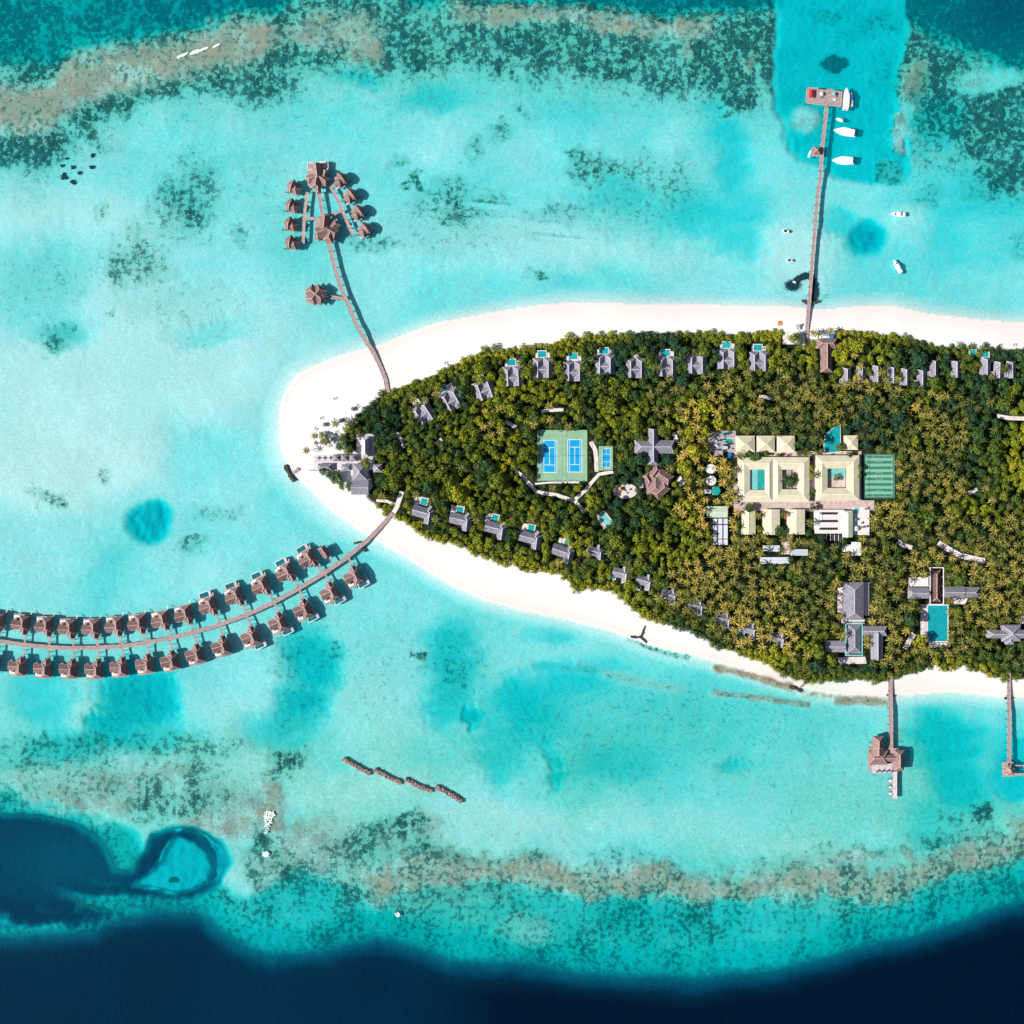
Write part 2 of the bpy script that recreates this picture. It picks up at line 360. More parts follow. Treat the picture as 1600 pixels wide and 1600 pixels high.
    u = to(u, .66 + .14 * (mid - .5) + .06 * (fbm(x, y, 26, 91, 3) - .5), cm); c = to(c, .10 + .35 * np.maximum(blob(1300, 20, 26, 10, 0, .7), blob(1370, 40, 40, 16, 10, .8)) + .2 * blob(1385, 110, 24, 30, 0, .8), cm); b = to(b, 0, cm)
    u = to(u, .34, blob(1255, 188, 26, 24, 0, .4, False)); b = to(b, .25, blob(1255, 188, 26, 24, 0, .4, False))
    c = to(c, .9, blob(1307, 95, 22, 12, 0, .25, False)); u = to(u, .72, blob(1307, 95, 24, 14, 0, .4, False))
    c = to(c, .5, blob(1400, 268, 24, 14, 0, .5)); u = to(u, .5, blob(1400, 268, 24, 14, 0, .5)); b = to(b, .5, blob(1412, 220, 14, 28, 0, .4)); u = to(u, .3, blob(1412, 215, 14, 30, 0, .4))
    # dark coral strip along the outer west edge of the channel
    c = np.maximum(c, .62 * blob(1165, 150, 36, 16, 10, .5)); c = np.maximum(c, .5 * blob(1180, 120, 30, 30, 0, .5))
    # ---- coral meadows inside the northern lagoon
    for cx, cy, rx, ry, an, v in [(290, 310, 62, 74, -20, .40), (205, 400, 52, 54, 20, .46), (220, 430, 50, 20, 10, .34), (155, 330, 12, 20, 0, .28), (370, 375, 20, 26, 0, .28),
            (625, 250, 18, 8, 0, .50), (638, 278, 18, 8, 10, .54), (690, 300, 60, 26, 15, .38), (735, 240, 16, 18, 0, .30), (700, 330, 70, 18, 0, .30), (780, 210, 30, 20, 0, .26),
            (590, 380, 60, 22, 10, .30), (930, 262, 50, 24, 5, .40), (900, 250, 24, 14, 0, .42), (1000, 270, 50, 40, 0, .28), (1050, 290, 50, 50, 0, .28), (880, 330, 80, 20, 5, .24),
            (820, 170, 30, 12, 0, .30), (1450, 300, 40, 30, 0, .24), (1540, 290, 50, 16, 30, .42), (1590, 285, 16, 20, 0, .5), (1590, 380, 16, 30, 0, .32), (90, 540, 30, 16, 10, .34),
            (178, 491, 10, 5, 0, .45), (840, 434, 26, 7, 0, .34), (1290, 460, 8, 5, 0, .2), (75, 770, 34, 12, -15, .34), (160, 745, 14, 14, 0, .32), (300, 855, 26, 12, 10, .30),
            (340, 800, 36, 20, 0, .26), (470, 1040, 60, 55, -20, .26), (710, 1040, 60, 70, 0, .26), (640, 1028, 12, 8, 0, .4), (520, 1020, 20, 30, 0, .26), (70, 440, 120, 70, 10, .16), (95, 515, 50, 26, 10, .26), (300, 480, 140, 60, 0, .14), (420, 300, 120, 90, 0, .12), (700, 360, 160, 50, 0, .16), (1000, 320, 160, 60, 0, .17), (560, 1040, 160, 120, 0, .12)]:
        c = np.maximum(c, (v + .11) * blob(cx, cy, rx, ry, an, .8))
    # ---- southern reef
    sx = [-900, 0, 100, 200, 300, 400, 440, 480, 560, 640, 680, 740, 800, 860, 1000, 1080, 1200, 1300, 1420, 1480, 1540, 1600, 2500]
    crest = [(440, 1340), (520, 1372), (600, 1376), (660, 1362), (700, 1352), (760, 1358), (800, 1366), (880, 1382), (960, 1386), (1040, 1382), (1100, 1394), (1160, 1386), (1230, 1382), (1300, 1378), (1360, 1386), (1420, 1374), (1500, 1352), (1560, 1336), (1610, 1305), (1900, 1250)]
    yc = np.interp(X, [p[0] for p in crest], [p[1] for p in crest])
    si = ss(-66, -12, Y - yc) * (X > 420)
    c = np.maximum(c, si * .46); c = np.maximum(c, ss(-160, -60, Y - yc) * (X > 420) * .19 * ss(10, -10, Y - yc))
    cr2 = band(crest, 22 + 10 * (mid - .5), 20) * ss(500, 620, X)
    wb = np.maximum.reduce([cr2, blob(480, 1330, 90, 40, 15, .6) * .62, blob(420, 1260, 16, 50, 0, .6) * .7, blob(250, 1215, 40, 14, 8, .5) * .75, blob(150, 1250, 110, 34, 12, .6) * .5,
        blob(360, 1280, 70, 44, 10, .6) * .55, blob(330, 1240, 60, 20, 0, .6) * .3, blob(60, 1215, 70, 24, 5, .6) * .35, blob(640, 1310, 60, 30, 0, .6) * .4, blob(820, 1460, 46, 24, 0, .4) * .5,
        blob(730, 1430, 60, 16, 0, .6) * .3, blob(1290, 1420, 60, 16, -8, .6) * .4, blob(1340, 1338, 50, 10, 5, .6) * .45, blob(700, 1400, 150, 22, 6, .5) * .5, blob(1590, 1310, 30, 30, 0, .5) * .6, blob(1440, 1335, 40, 10, -10, .6) * .4])
    c = np.maximum(c, .42 * blob(450, 1195, 55, 24, 25, .6)); c = np.maximum(c, .50 * blob(570, 1320, 110, 34, 15, .5)); c = np.maximum(c, .56 * blob(640, 1290, 46, 20, -10, .5))
    c = np.maximum(c, .48 * blob(660, 1330, 30, 40, 10, .5)); c = np.maximum(c, .46 * blob(200, 1180, 220, 26, 4, .6)); c = np.maximum(c, .50 * blob(280, 1255, 110, 34, 8, .6)); c = np.maximum(c, .40 * blob(180, 1225, 220, 40, 6, .6)); c = np.maximum(c, .52 * blob(445, 1195, 40, 26, 25, .6))
    c = np.maximum(c, .50 * blob(120, 1165, 150, 16, 2, .6)); c = np.maximum(c, .46 * blob(1530, 1305, 80, 22, -22, .5)); c = np.maximum(c, .5 * blob(1490, 1320, 80, 14, -15, .5)); c = np.maximum(c, .55 * blob(1540, 1280, 20, 24, 0, .5))
    c = np.maximum(c, .44 * blob(970, 1345, 60, 16, 5, .5)); c = np.maximum(c, .42 * blob(1350, 1330, 90, 14, 4, .5))
    c = np.maximum(c, .5 * blob(400, 1340, 22, 50, 0, .5))
    u = to(u, .11, np.clip(wb * 1.1, 0, 1)); b = np.maximum(b, wb); c = to(c, np.clip(c, .32, .42), wb)
    u = to(u, .22, blob(240, 1225, 200, 40, 6, .5) * .8); u = to(u, .22, blob(540, 1240, 90, 26, 10, .6)); u = to(u, .22, blob(770, 1290, 100, 36, 5, .5) * .7)
    # seaward slope: teal, then the drop-off
    yd = np.interp(Xs, [-900, 0, 150, 200, 260, 310, 345, 390, 430, 500, 560, 590, 640, 700, 800, 900, 1000, 1100, 1200, 1300, 1400, 1500, 1560, 1600, 1900, 2500],
                   [1470, 1466, 1450, 1432, 1424, 1428, 1462, 1486, 1496, 1488, 1472, 1464, 1480, 1500, 1506, 1520, 1526, 1526, 1518, 1494, 1470, 1440, 1422, 1408, 1330, 1200])
    below = np.where(X > 600, ss(14, 34, Y - yc), ss(0, 1, (Y - np.interp(X, [-900, 0, 150, 250, 330, 380, 440, 520, 600], [1232, 1232, 1275, 1325, 1340, 1390, 1340, 1378, 1400])) / 26))
    tl = .54 + .20 * ss(-60, 0, Ys - yd) + .12 * (mid - .5)
    u = to(u, tl, below * (1 - wb * .9)); c = to(c, .43 + .3 * (mid - .5), below * (1 - wb * .9)); b = to(b, 0, below * (1 - wb))
    deepA = inpoly([(-900, 1268), (0, 1274), (60, 1277), (110, 1288), (150, 1312), (166, 1338), (174, 1360), (205, 1364), (228, 1330), (240, 1305), (262, 1296), (300, 1296), (340, 1318), (358, 1350), (340, 1385), (300, 1405), (240, 1404), (190, 1398), (150, 1402), (110, 1418), (95, 1436), (60, 1446), (-900, 1440)], Xs, Ys)
    dA = dpoly([(-900, 1268), (0, 1274), (60, 1277), (110, 1288), (150, 1312), (166, 1338), (174, 1360), (205, 1364), (228, 1330), (240, 1305), (262, 1296), (300, 1296), (340, 1318), (358, 1350), (340, 1385), (300, 1405), (240, 1404), (190, 1398), (150, 1402), (110, 1418), (95, 1436), (60, 1446), (-900, 1440)], Xs, Ys)
    sA = np.where(deepA, dA, -dA)
    dm = np.clip(ss(-8, 10, sA) * (1 - .35 * ss(290, 350, Xs)), 0, 1)
    u = to(u, 1.24 + .06 * (big - .5), dm); c = to(c, .3, dm)
    u = to(u, 1.3, blob(20, 1425, 180, 16, 0, .6)); u = to(u, .86, blob(6, 1441, 12, 14, 0, .4, False))
    u = to(u, 1.14, blob(100, 1350, 80, 40, 0, .8) * dm)
    pp = [(262, 1318), (282, 1308), (306, 1318), (326, 1338), (332, 1358), (322, 1378), (300, 1392), (268, 1399), (236, 1392), (206, 1384), (228, 1368), (246, 1352), (254, 1334)]
    pin = inpoly(pp, Xs, Ys); pdd = dpoly(pp, Xs, Ys, True); pool = ss(-5, 5, np.where(pin, pdd, -pdd))
    u = to(u, .70, pool); c = to(c, 0, pool); c = to(c, .9, blob(268, 1376, 9, 6, 0, .2, False))
    u = to(u, .70, blob(176, 1418, 76, 11, -16, .5, False) * (1 - dm * 0)); u = to(u, .62, blob(195, 1326, 26, 30, 0, .4, False) * (1 - dm))
    low = ss(-12, 30, Ys - yd)
    dv = 1.33 + .16 * ss(0, 60, Ys - yd) * ss(600, 900, x) + .05 * ss(0, 60, Ys - yd) + .10 * (fbm(x, y, 200, 71, 3) - .5)
    u = to(u, dv, low); c = to(c, .3, low); b = to(b, 0, low)
    # ---- near the beach
    near = ss(46, 6, -sd) * (sd < 0)
    far_e = 30 + 26 * ss(640, 460, x)
    ramp = np.clip(-sd / far_e, 0, 1) ** .9
    u = np.where(sd < 0, np.minimum(u, .06 + ramp * 1.0 * np.maximum(u, .38)), 0)
    c = np.where(-sd < 14, 0, c)
    # seagrass and weed streaks parallel to the south beach
    def streak(pts, hw, cv, bv, uu=None):
        nonlocal c, b, u
        m = 1 - ss(hw * .2, hw * 1.8, dpoly(pts, x + 6 * f1, y + 6 * f2))
        c = np.where(sd < 3, np.maximum(c, cv * m), c); b = np.maximum(b, bv * m)
        if uu is not None: u = np.where(sd < 0, to(u, uu, m), u)
    streak([(985, 998), (1020, 1012), (1045, 1022), (1075, 1028)], 5, .52, .0, .2)
    streak([(1118, 1045), (1160, 1052), (1200, 1063), (1238, 1076)], 5, .30, 1.0, .03)
    streak([(1115, 1083), (1160, 1088), (1210, 1095), (1262, 1101)], 4, .42, .7, .14)
    streak([(1310, 1094), (1345, 1094), (1385, 1097)], 6, .32, 1.0, .05)
    streak([(1250, 1083), (1300, 1088)], 3, .2, .7, .05)
    streak([(905, 1042), (960, 1058), (1010, 1070), (1060, 1078)], 7, .34, .12, .30)
    streak([(838, 1040), (880, 1045), (930, 1050)], 7, .30, 0, .48)
    c = np.where(sd > 0, 0, c)
    wet = ss(34, 3, sd) * ss(-1, 3, sd) * .55
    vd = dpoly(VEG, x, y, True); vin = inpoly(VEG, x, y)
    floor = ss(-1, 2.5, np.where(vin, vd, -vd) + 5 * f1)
    u = np.where(sd < -20, u * (1 + .22 * (fbm(x, y, 9, 81, 2) - .5) * ss(1.1, .7, u)), u)
    hi = ss(.22, .46, c) * (sd < 0)
    c = c + hi * ((fbm(x, y, 34, 95, 3) - .5) * .42 + (fbm(x * 2.6, y * .55, 16, 97, 3) - .5) * .30)
    rip = 1 - ss(.5, 1.3, np.hypot((x - 725) / 95, (y - 322 - .08 * (x - 725)) / 44)); rip = np.maximum(rip, .7 * (1 - ss(.5, 1.3, np.hypot((x - 870) / 110, (y - 352) / 34))))
    c = np.maximum(c, rip * (.30 + .75 * (fbm(x * .16, (y - .10 * x) * 1.7, 9, 99, 2) - .5)))
    algae = np.clip(ss(930, 1230, y) * (.40 + 1.1 * (fbm(x, y, 90, 103, 4) - .5)) + .5 * ss(240, 60, y) + .35 * (fbm(x, y, 120, 105, 3) - .4), 0, 1) * (1 - cm) * (1 - np.clip(dm + pool, 0, 1)) * (1 - blob(1590, 1212, 50, 44, 0, .2, False))
    return np.clip(u, 0, 1.5), np.clip(c, 0, 1), np.clip(b, 0, 1), wet, floor, sd, algae

DX = np.array([0, .1, .3, .5, .7, .85, 1.0, 1.2, 1.5]); DZ = np.array([0.02, .6, 2.2, 3.3, 4.6, 7, 10, 17, 27])
def terrain_z(u, sd, fl):
    z = -np.interp(u, DX, DZ)
    return np.where(sd > 0, .05 + 1.05 * ss(0, 40, sd) + .02 * ss(40, 90, sd), z)

def make_ground():
    core = np.linspace(-440, 440, 700)
    step = core[1] - core[0]
    ext = []; p = 440.0; s = step * 2
    while p < 6000: p += s; s *= 1.45; ext.append(p)
    ext = np.array(ext)
    ax = np.concatenate([-ext[::-1], core, ext]); n = len(ax)
    gx, gy = np.meshgrid(ax, ax, indexing='ij')
    mx, my = gx * 2 + 800, 800 - gy * 2
    u, c, b, wet, fl, sd, alg = fields(mx, my)
    far = ss(560, 1500, np.hypot(gx, gy)) * (sd < 0)
    u = u + (1.4 - u) * far
    z = terrain_z(u, sd, fl)
    idx = np.arange(n * n).reshape(n, n)
    F = np.stack([idx[:-1, :-1], idx[1:, :-1], idx[1:, 1:], idx[:-1, 1:]], -1).reshape(-1, 4)
    def grid(name, zz, keep, attrs, m):
        Fk = F[keep]
        me = bpy.data.meshes.new(name)
        me.vertices.add(n * n); me.vertices.foreach_set('co', np.stack([gx, gy, zz], -1).astype(np.float32).ravel())
        me.loops.add(Fk.size); me.loops.foreach_set('vertex_index', Fk.astype(np.int32).ravel())
        me.polygons.add(len(Fk)); me.polygons.foreach_set('loop_start', np.arange(0, Fk.size, 4, dtype=np.int32))
        me.polygons.foreach_set('loop_total', np.full(len(Fk), 4, np.int32))
        me.update(); me.polygons.foreach_set('use_smooth', np.ones(len(Fk), bool))
        for an, arr in attrs.items():
            a = me.attributes.new(an, 'FLOAT', 'POINT'); a.data.foreach_set('value', arr.astype(np.float32).ravel())
        me.materials.append(m)
        o = bpy.data.objects.new(name, me); COL.objects.link(o); return o
    allk = np.ones(len(F), bool)
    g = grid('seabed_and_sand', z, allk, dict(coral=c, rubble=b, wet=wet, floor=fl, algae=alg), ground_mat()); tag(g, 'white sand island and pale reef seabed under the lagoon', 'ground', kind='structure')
    sdm = np.maximum.reduce([sd[:-1, :-1], sd[1:, :-1], sd[1:, 1:], sd[:-1, 1:]]).ravel()
    w = grid('sea_water', np.zeros_like(z), sdm < 8, dict(odepth=u), water_mat()); tag(w, 'turquoise lagoon water darkening to navy past the reef', 'water', kind='structure')
    return g, w

def ground_mat():
    m, nt, bs = newmat('sand_coral_and_leaf_litter'); N, L = nt.nodes, nt.links
    tc = N.new('ShaderNodeTexCoord')
    def attr(a):
        n = N.new('ShaderNodeAttribute'); n.attribute_name = a; return n.outputs['Fac']
    def noise(sc, det=4, ro=.5, vec=None):
        n = N.new('ShaderNodeTexNoise'); n.inputs['Scale'].default_value = sc; n.inputs['Detail'].default_value = det; n.inputs['Roughness'].default_value = ro
        L.new(vec or tc.outputs['Object'], n.inputs['Vector']); return n.outputs['Fac']
    def rng_(v, a, b, c_, d):
        n = N.new('ShaderNodeMapRange'); n.inputs[1].default_value = a; n.inputs[2].default_value = b; n.inputs[3].default_value = c_; n.inputs[4].default_value = d
        L.new(v, n.inputs[0]); return n.outputs[0]
    def math_(op, a, b_):
        n = N.new('ShaderNodeMath'); n.operation = op
        for i, v in enumerate((a, b_)):
            if isinstance(v, (int, float)): n.inputs[i].default_value = v
            else: L.new(v, n.inputs[i])
        return n.outputs[0]
    def mix(f, a, b_, bt='MIX'):
        n = N.new('ShaderNodeMix'); n.data_type = 'RGBA'; n.blend_type = bt
        if isinstance(f, (int, float)): n.inputs[0].default_value = f
        else: L.new(f, n.inputs[0])
        for i, v in ((6, a), (7, b_)):
            if isinstance(v, tuple): n.inputs[i].default_value = (*v, 1)
            else: L.new(v, n.inputs[i])
        return n.outputs[2]
    sand = mix(rng_(noise(.02, 6), .35, .65, 0, 1), (0.72, 0.712, 0.70), (0.80, 0.797, 0.79))
    sand = mix(attr('wet'), sand, (0.72, 0.60, 0.565))
    alg = mix(rng_(noise(.35, 4, .7), .35, .65, 0, 1), (0.34, 0.56, 0.44), (0.62, 0.72, 0.60)); sand = mix(attr('algae'), sand, alg)
    # sand ripples, caustic-like light painted into the underwater colour, and reef-rock grain
    caustic_grain = rng_(noise(.62, 4, .8), .3, .7, .80, 1.16)
    uw = N.new('ShaderNodeSeparateXYZ'); L.new(tc.outputs['Object'], uw.inputs[0])
    under = rng_(uw.outputs[2], -.5, -.1, 1, 0)
    sand = mix(under, sand, mix(1.0, sand, caustic_grain, 'MULTIPLY'))
    nb = math_('ADD', rng_(noise(.5, 5, .8), .3, .7, -.7, .7), rng_(noise(.055, 4, .6), .35, .65, -.55, .55))
    bm = math_('ADD', attr('rubble'), math_('MULTIPLY', nb, math_('MINIMUM', math_('MULTIPLY', attr('rubble'), 2.0), .8)))
    bmc = N.new('ShaderNodeClamp'); L.new(bm, bmc.inputs[0])
    rub = mix(rng_(noise(.06, 5, .6), .38, .62, 0, 1), (0.52, 0.285, 0.215), (0.32, 0.235, 0.215))
    shore = N.new('ShaderNodeMapRange'); shore.inputs[1].default_value = -.62; shore.inputs[2].default_value = -.25; L.new(uw.outputs[2], shore.inputs[0])
    rub = mix(shore.outputs[0], rub, mix(rng_(noise(.25, 4), .4, .6, 0, 1), (0.20, 0.10, 0.06), (0.42, 0.25, 0.16)))   # rusty beach rock in the shallows
    base = mix(bmc.outputs[0], sand, rub)
    big_n = rng_(noise(.26, 3, .55), .34, .66, 0, 1); fin = rng_(noise(.95, 3, .6), .3, .7, 0, 1)
    nn = math_('ADD', math_('MULTIPLY', big_n, .6), math_('MULTIPLY', fin, .4))
    cm_ = math_('SUBTRACT', attr('coral'), nn)
    cmask = math_('MULTIPLY', rng_(cm_, -.06, .08, 0, 1), rng_(attr('coral'), .25, .62, .40, .95))
    base = mix(rng_(attr('coral'), .15, .60, 0, .78), base, mix(rng_(noise(.4, 4, .8), .35, .65, 0, 1), (0.09, 0.37, 0.26), (0.24, 0.52, 0.42)))
    coral = mix(rng_(noise(.3, 3), .35, .65, 0, 1), (0.004, 0.045, 0.058), (0.035, 0.115, 0.115))
    base = mix(cmask, base, coral)
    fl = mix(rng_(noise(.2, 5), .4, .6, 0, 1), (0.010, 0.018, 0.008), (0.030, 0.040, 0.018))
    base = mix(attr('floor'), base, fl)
    L.new(base, bs.inputs['Base Color']); bs.inputs['Roughness'].default_value = .95; bs.inputs['Specular IOR Level'].default_value = .05
    return m

def s2l(c): return tuple((v / 255 / 12.92) if v <= 10 else ((v / 255 + .055) / 1.055) ** 2.4 for v in c)
# what clear lagoon water does to white sand, by optical depth (colour of light that comes back, 0-255)
TINT = [(0, (255, 255, 255)), (.05, (222, 247, 246)), (.12, (194, 240, 243)), (.22, (166, 234, 238)), (.34, (124, 228, 232)), (.46, (68, 217, 225)), (.58, (12, 203, 213)),
        (.70, (0, 190, 204)), (.80, (0, 172, 192)), (.90, (0, 140, 168)), (1.05, (0, 102, 132)), (1.22, (0, 70, 98)), (1.36, (0, 47, 74)), (1.5, (0, 22, 44))]
SC = .14     # share of the light scattered back by the water itself
def water_mat():
    m = bpy.data.materials.new('lagoon_water'); m.use_nodes = True; nt = m.node_tree; N, L = nt.nodes, nt.links
    N.remove(N['Principled BSDF']); out = N['Material Output']
    at = N.new('ShaderNodeAttribute'); at.attribute_name = 'odepth'
    dv = N.new('ShaderNodeMath'); dv.operation = 'DIVIDE'; dv.inputs[1].default_value = 1.5; L.new(at.outputs['Fac'], dv.inputs[0])
    def ramp(fn):
        r = N.new('ShaderNodeValToRGB'); e = r.color_ramp.elements
        while len(e) < len(TINT): e.new(.5)
        for q, (p, c) in zip(e, TINT): q.position = p / 1.5; q.color = (*fn(p, s2l(c)), 1)
        L.new(dv.outputs[0], r.inputs[0]); return r.outputs[0]
    tr = N.new('ShaderNodeBsdfTransparent'); L.new(ramp(lambda p, c: tuple(math.sqrt(max(0, v)) for v in c)), tr.inputs[0])
    df = N.new('ShaderNodeBsdfDiffuse'); L.new(ramp(lambda p, c: tuple(min(1, v * 1.0) for v in c)), df.inputs[0])
    fac = N.new('ShaderNodeMapRange'); fac.inputs[1].default_value = .1; fac.inputs[2].default_value = 1.3; fac.inputs[3].default_value = .06; fac.inputs[4].default_value = .88
    L.new(at.outputs['Fac'], fac.inputs[0])
    fp = N.new('ShaderNodeMath'); fp.operation = 'POWER'; fp.inputs[1].default_value = 2.4; L.new(fac.outputs[0], fp.inputs[0])
    mx = N.new('ShaderNodeMixShader'); L.new(fp.outputs[0], mx.inputs[0]); L.new(tr.outputs[0], mx.inputs[1]); L.new(df.outputs[0], mx.inputs[2])
    gl = N.new('ShaderNodeBsdfGlossy'); gl.inputs["Roughness"].default_value = .12
    tc = N.new('ShaderNodeTexCoord'); nz = N.new('ShaderNodeTexNoise'); nz.inputs['Scale'].default_value = .22; nz.inputs['Detail'].default_value = 6; nz.inputs['Roughness'].default_value = .65; nz.inputs['Distortion'].default_value = .6
    L.new(tc.outputs['Object'], nz.inputs['Vector'])
    bp = N.new('ShaderNodeBump'); bp.inputs['Strength'].default_value = .8; bp.inputs['Distance'].default_value = 1.6; L.new(nz.outputs['Fac'], bp.inputs['Height'])
    bg_ = N.new('ShaderNodeBump'); bg_.inputs['Strength'].default_value = .25; bg_.inputs['Distance'].default_value = .3; L.new(nz.outputs['Fac'], bg_.inputs['Height']); L.new(bg_.outputs[0], gl.inputs['Normal']); L.new(bp.outputs[0], df.inputs['Normal'])
    lw = N.new('ShaderNodeLayerWeight'); pw = N.new('ShaderNodeMath'); pw.operation = 'POWER'; pw.inputs[1].default_value = 5.0; L.new(lw.outputs['Facing'], pw.inputs[0])
    fr = N.new('ShaderNodeMapRange'); fr.inputs[3].default_value = .02; fr.inputs[4].default_value = 1.0; L.new(pw.outputs[0], fr.inputs[0])   # Schlick reflectance
    m2 = N.new('ShaderNodeMixShader'); L.new(fr.outputs[0], m2.inputs[0]); L.new(mx.outputs[0], m2.inputs[1]); L.new(gl.outputs[0], m2.inputs[2])
    L.new(m2.outputs[0], out.inputs['Surface'])
    return m
# ------------------------------------------------------------------ overwater villas
def poolmb(root, x, y, w, l, zb, zt, water='pool_deep', rot=0.0, rim=.9, name='pool'):
    """raised pool box with a coping frame and a water sheet"""
    f = MB(); a, b = w / 2, l / 2
    def bx(cx, cy, ww, ll): 
        c, s = math.cos(rot), math.sin(rot); f.box(x + cx * c - cy * s, y + cx * s + cy * c, ww, ll, zb, zt, rot)
    bx(0, -b + rim / 2, w, rim); bx(0, b - rim / 2, w, rim); bx(-a + rim / 2, 0, rim, l - 2 * rim); bx(a - rim / 2, 0, rim, l - 2 * rim)
    p = f.build(name, 'coping', root)
    wt = MB().box(x, y, w - 2 * rim + .02, l - 2 * rim + .02, zb, zt - (.35 if zt > 1 else .12), rot).build('pool_water', water, p)
    return p, wt

def water_villa(my, pool, label, group):
    """origin under the main ridge; walkway towards -y * my"""
    root = thing('water_villa', label, 'villa', (0, 0, 0), 0, group)
    kids = []
    rf, rd = MB(), MB()
    ff = my
    def rr(cx, cy, W, L, z0, h, rot, ha, hb, cap=.45):
        if ff < 0: cy = -cy; rot = PI - rot if abs(rot) < .1 else -rot
        if ff < 0 and abs(rot - PI) < .1: pass
        roof(rf, rd, cx, cy, W, L, z0, h, rot, ha, hb, cap)
    rr(-.2, 1.3, 7.4, 11.2, 4.6, 4.3, 0, 2.6, 3.4)          # main hall
    rr(-5.0, -.5, 7.2, 9.6, 4.4, 3.5, PI / 2, 1.0, 0)       # side wing, ridge towards the west
    rr(.2, -3.6, 7.6, 4.6, 4.2, 2.6, 0, 2.2, 1.0)           # skirt roof over the entrance
    rr(.3, -5.3, 3.6, 5.4, 4.4, 2.7, 0, 1.4, 0)             # entrance gable
    r = rf.build('roof', 'thatch', root); c = rd.build('ridge_cap', 'ridge', r); kids.append(r); KIDS[r] = [c]
    w = MB()
    w.box(-.2, 1.3 * ff, 6, 9.6, 2.0, 4.6); w.box(-5.2, -.5 * ff, 7.8, 5.8, 2.0, 4.4); w.box(.3, -5.0 * ff, 2.6, 3.6, 2.0, 4.4)
    kids.append(w.build('wall', 'wall', root))
    d = MB(); d.box(-2.8, 1.6 * ff, 13.4, 12.4, 1.7, 2.0); d.box(.3, -6.6 * ff, 4.2, 3.2, 1.7, 2.0)
    kids.append(d.build('deck', 'deck', root))
    L_ = 9.4 if my > 0 else 11.4
    kids.append(MB().box(.8, -(7.8 + L_ / 2) * ff, 1.5, L_, 1.62, 1.9).build('walkway', 'deck', root))
    s = PB()
    for x in (-8.6, -4.5, -.5, 3.0):
        for y in (-4, 0, 4, 7.2): s.cyl(x, y * ff, .18, -3.2, 1.75, 6)
    for y in (-9, -12.5): s.cyl(.2, y * ff, .13, -3.2, 1.7, 5); s.cyl(1.4, y * ff, .13, -3.2, 1.7, 5)
    kids.append(s.build('stilt', 'post', root))
    # sun nook with daybed and stairs to the lagoon
    y0 = 5.9 if my > 0 else 5.4
    kids.append(MB().box(-6.7, y0 * ff, 3.6, 1.2, 2.0, 2.5).box(-8.6, (y0 - .6) * ff, 1.2, 2.2, 2.0, 2.3).build('daybed', 'white', root))
    kids.append(MB().box(-5.6, (y0 - 2.0) * ff, 2.2, 1.6, 2.0, 2.35).build('jacuzzi', 'dark', root))
    st = MB()
    if my > 0:
        for k in range(5): st.box(3.6, (8.2 + .5 * k) * ff, .9, .45, 1.7 - .38 * k, 1.78 - .38 * k)
        kids.append(st.build('steps', 'white_wall', root))
    if pool:
        px, py = (-3.0, 9.2) if my > 0 else (1.2, 8.4)
        p, wt = poolmb(root, px, py * ff, 8.2, 5.4, .6, 2.25, 'pool_deep', 0, .55); kids.append(p); KIDS[p] = [wt]
        kids.append(MB().box(px + 4.8, (py - .4) * ff, 1.3, 5.6, 1.75, 2.1).build('side_deck', 'pale_deck', root))
    note(root, *kids)
    return root

TOPV = [(-2, 972, -8), (37.5, 976, -5), (74, 979, -1), (110.6, 982.5, 0), (147.6, 982.5, 1), (183.6, 978.6, 3), (219.5, 974.7, 6), (256, 969, 12), (292, 960, 14), (330, 946, 20), (371, 931, 22), (412.5, 914.5, 24), (451, 893.6, 27), (485, 871.6, 31)]
BOTV = [(-9, 1037, -6), (32, 1042, -3), (72, 1045, 0), (112, 1046, 0), (152, 1046, 2), (191, 1042.7, 5), (231, 1038, 8), (270, 1032.5, 14), (309, 1022, 17), (350, 1009, 18), (395.6, 994, 22), (438.5, 972, 23), (477.7, 951, 24), (519, 924, 27), (556, 898.5, 28)]
BOARD = [(-60, 990), (-20, 998), (0, 1002), (36, 1007.5), (73, 1011), (111, 1013), (149, 1012), (188, 1010), (225, 1005), (262, 998), (300, 989), (340, 977), (382, 962), (424, 943), (464, 921), (504, 897), (538, 874), (572, 846), (588, 830), (602, 815), (613, 801)]

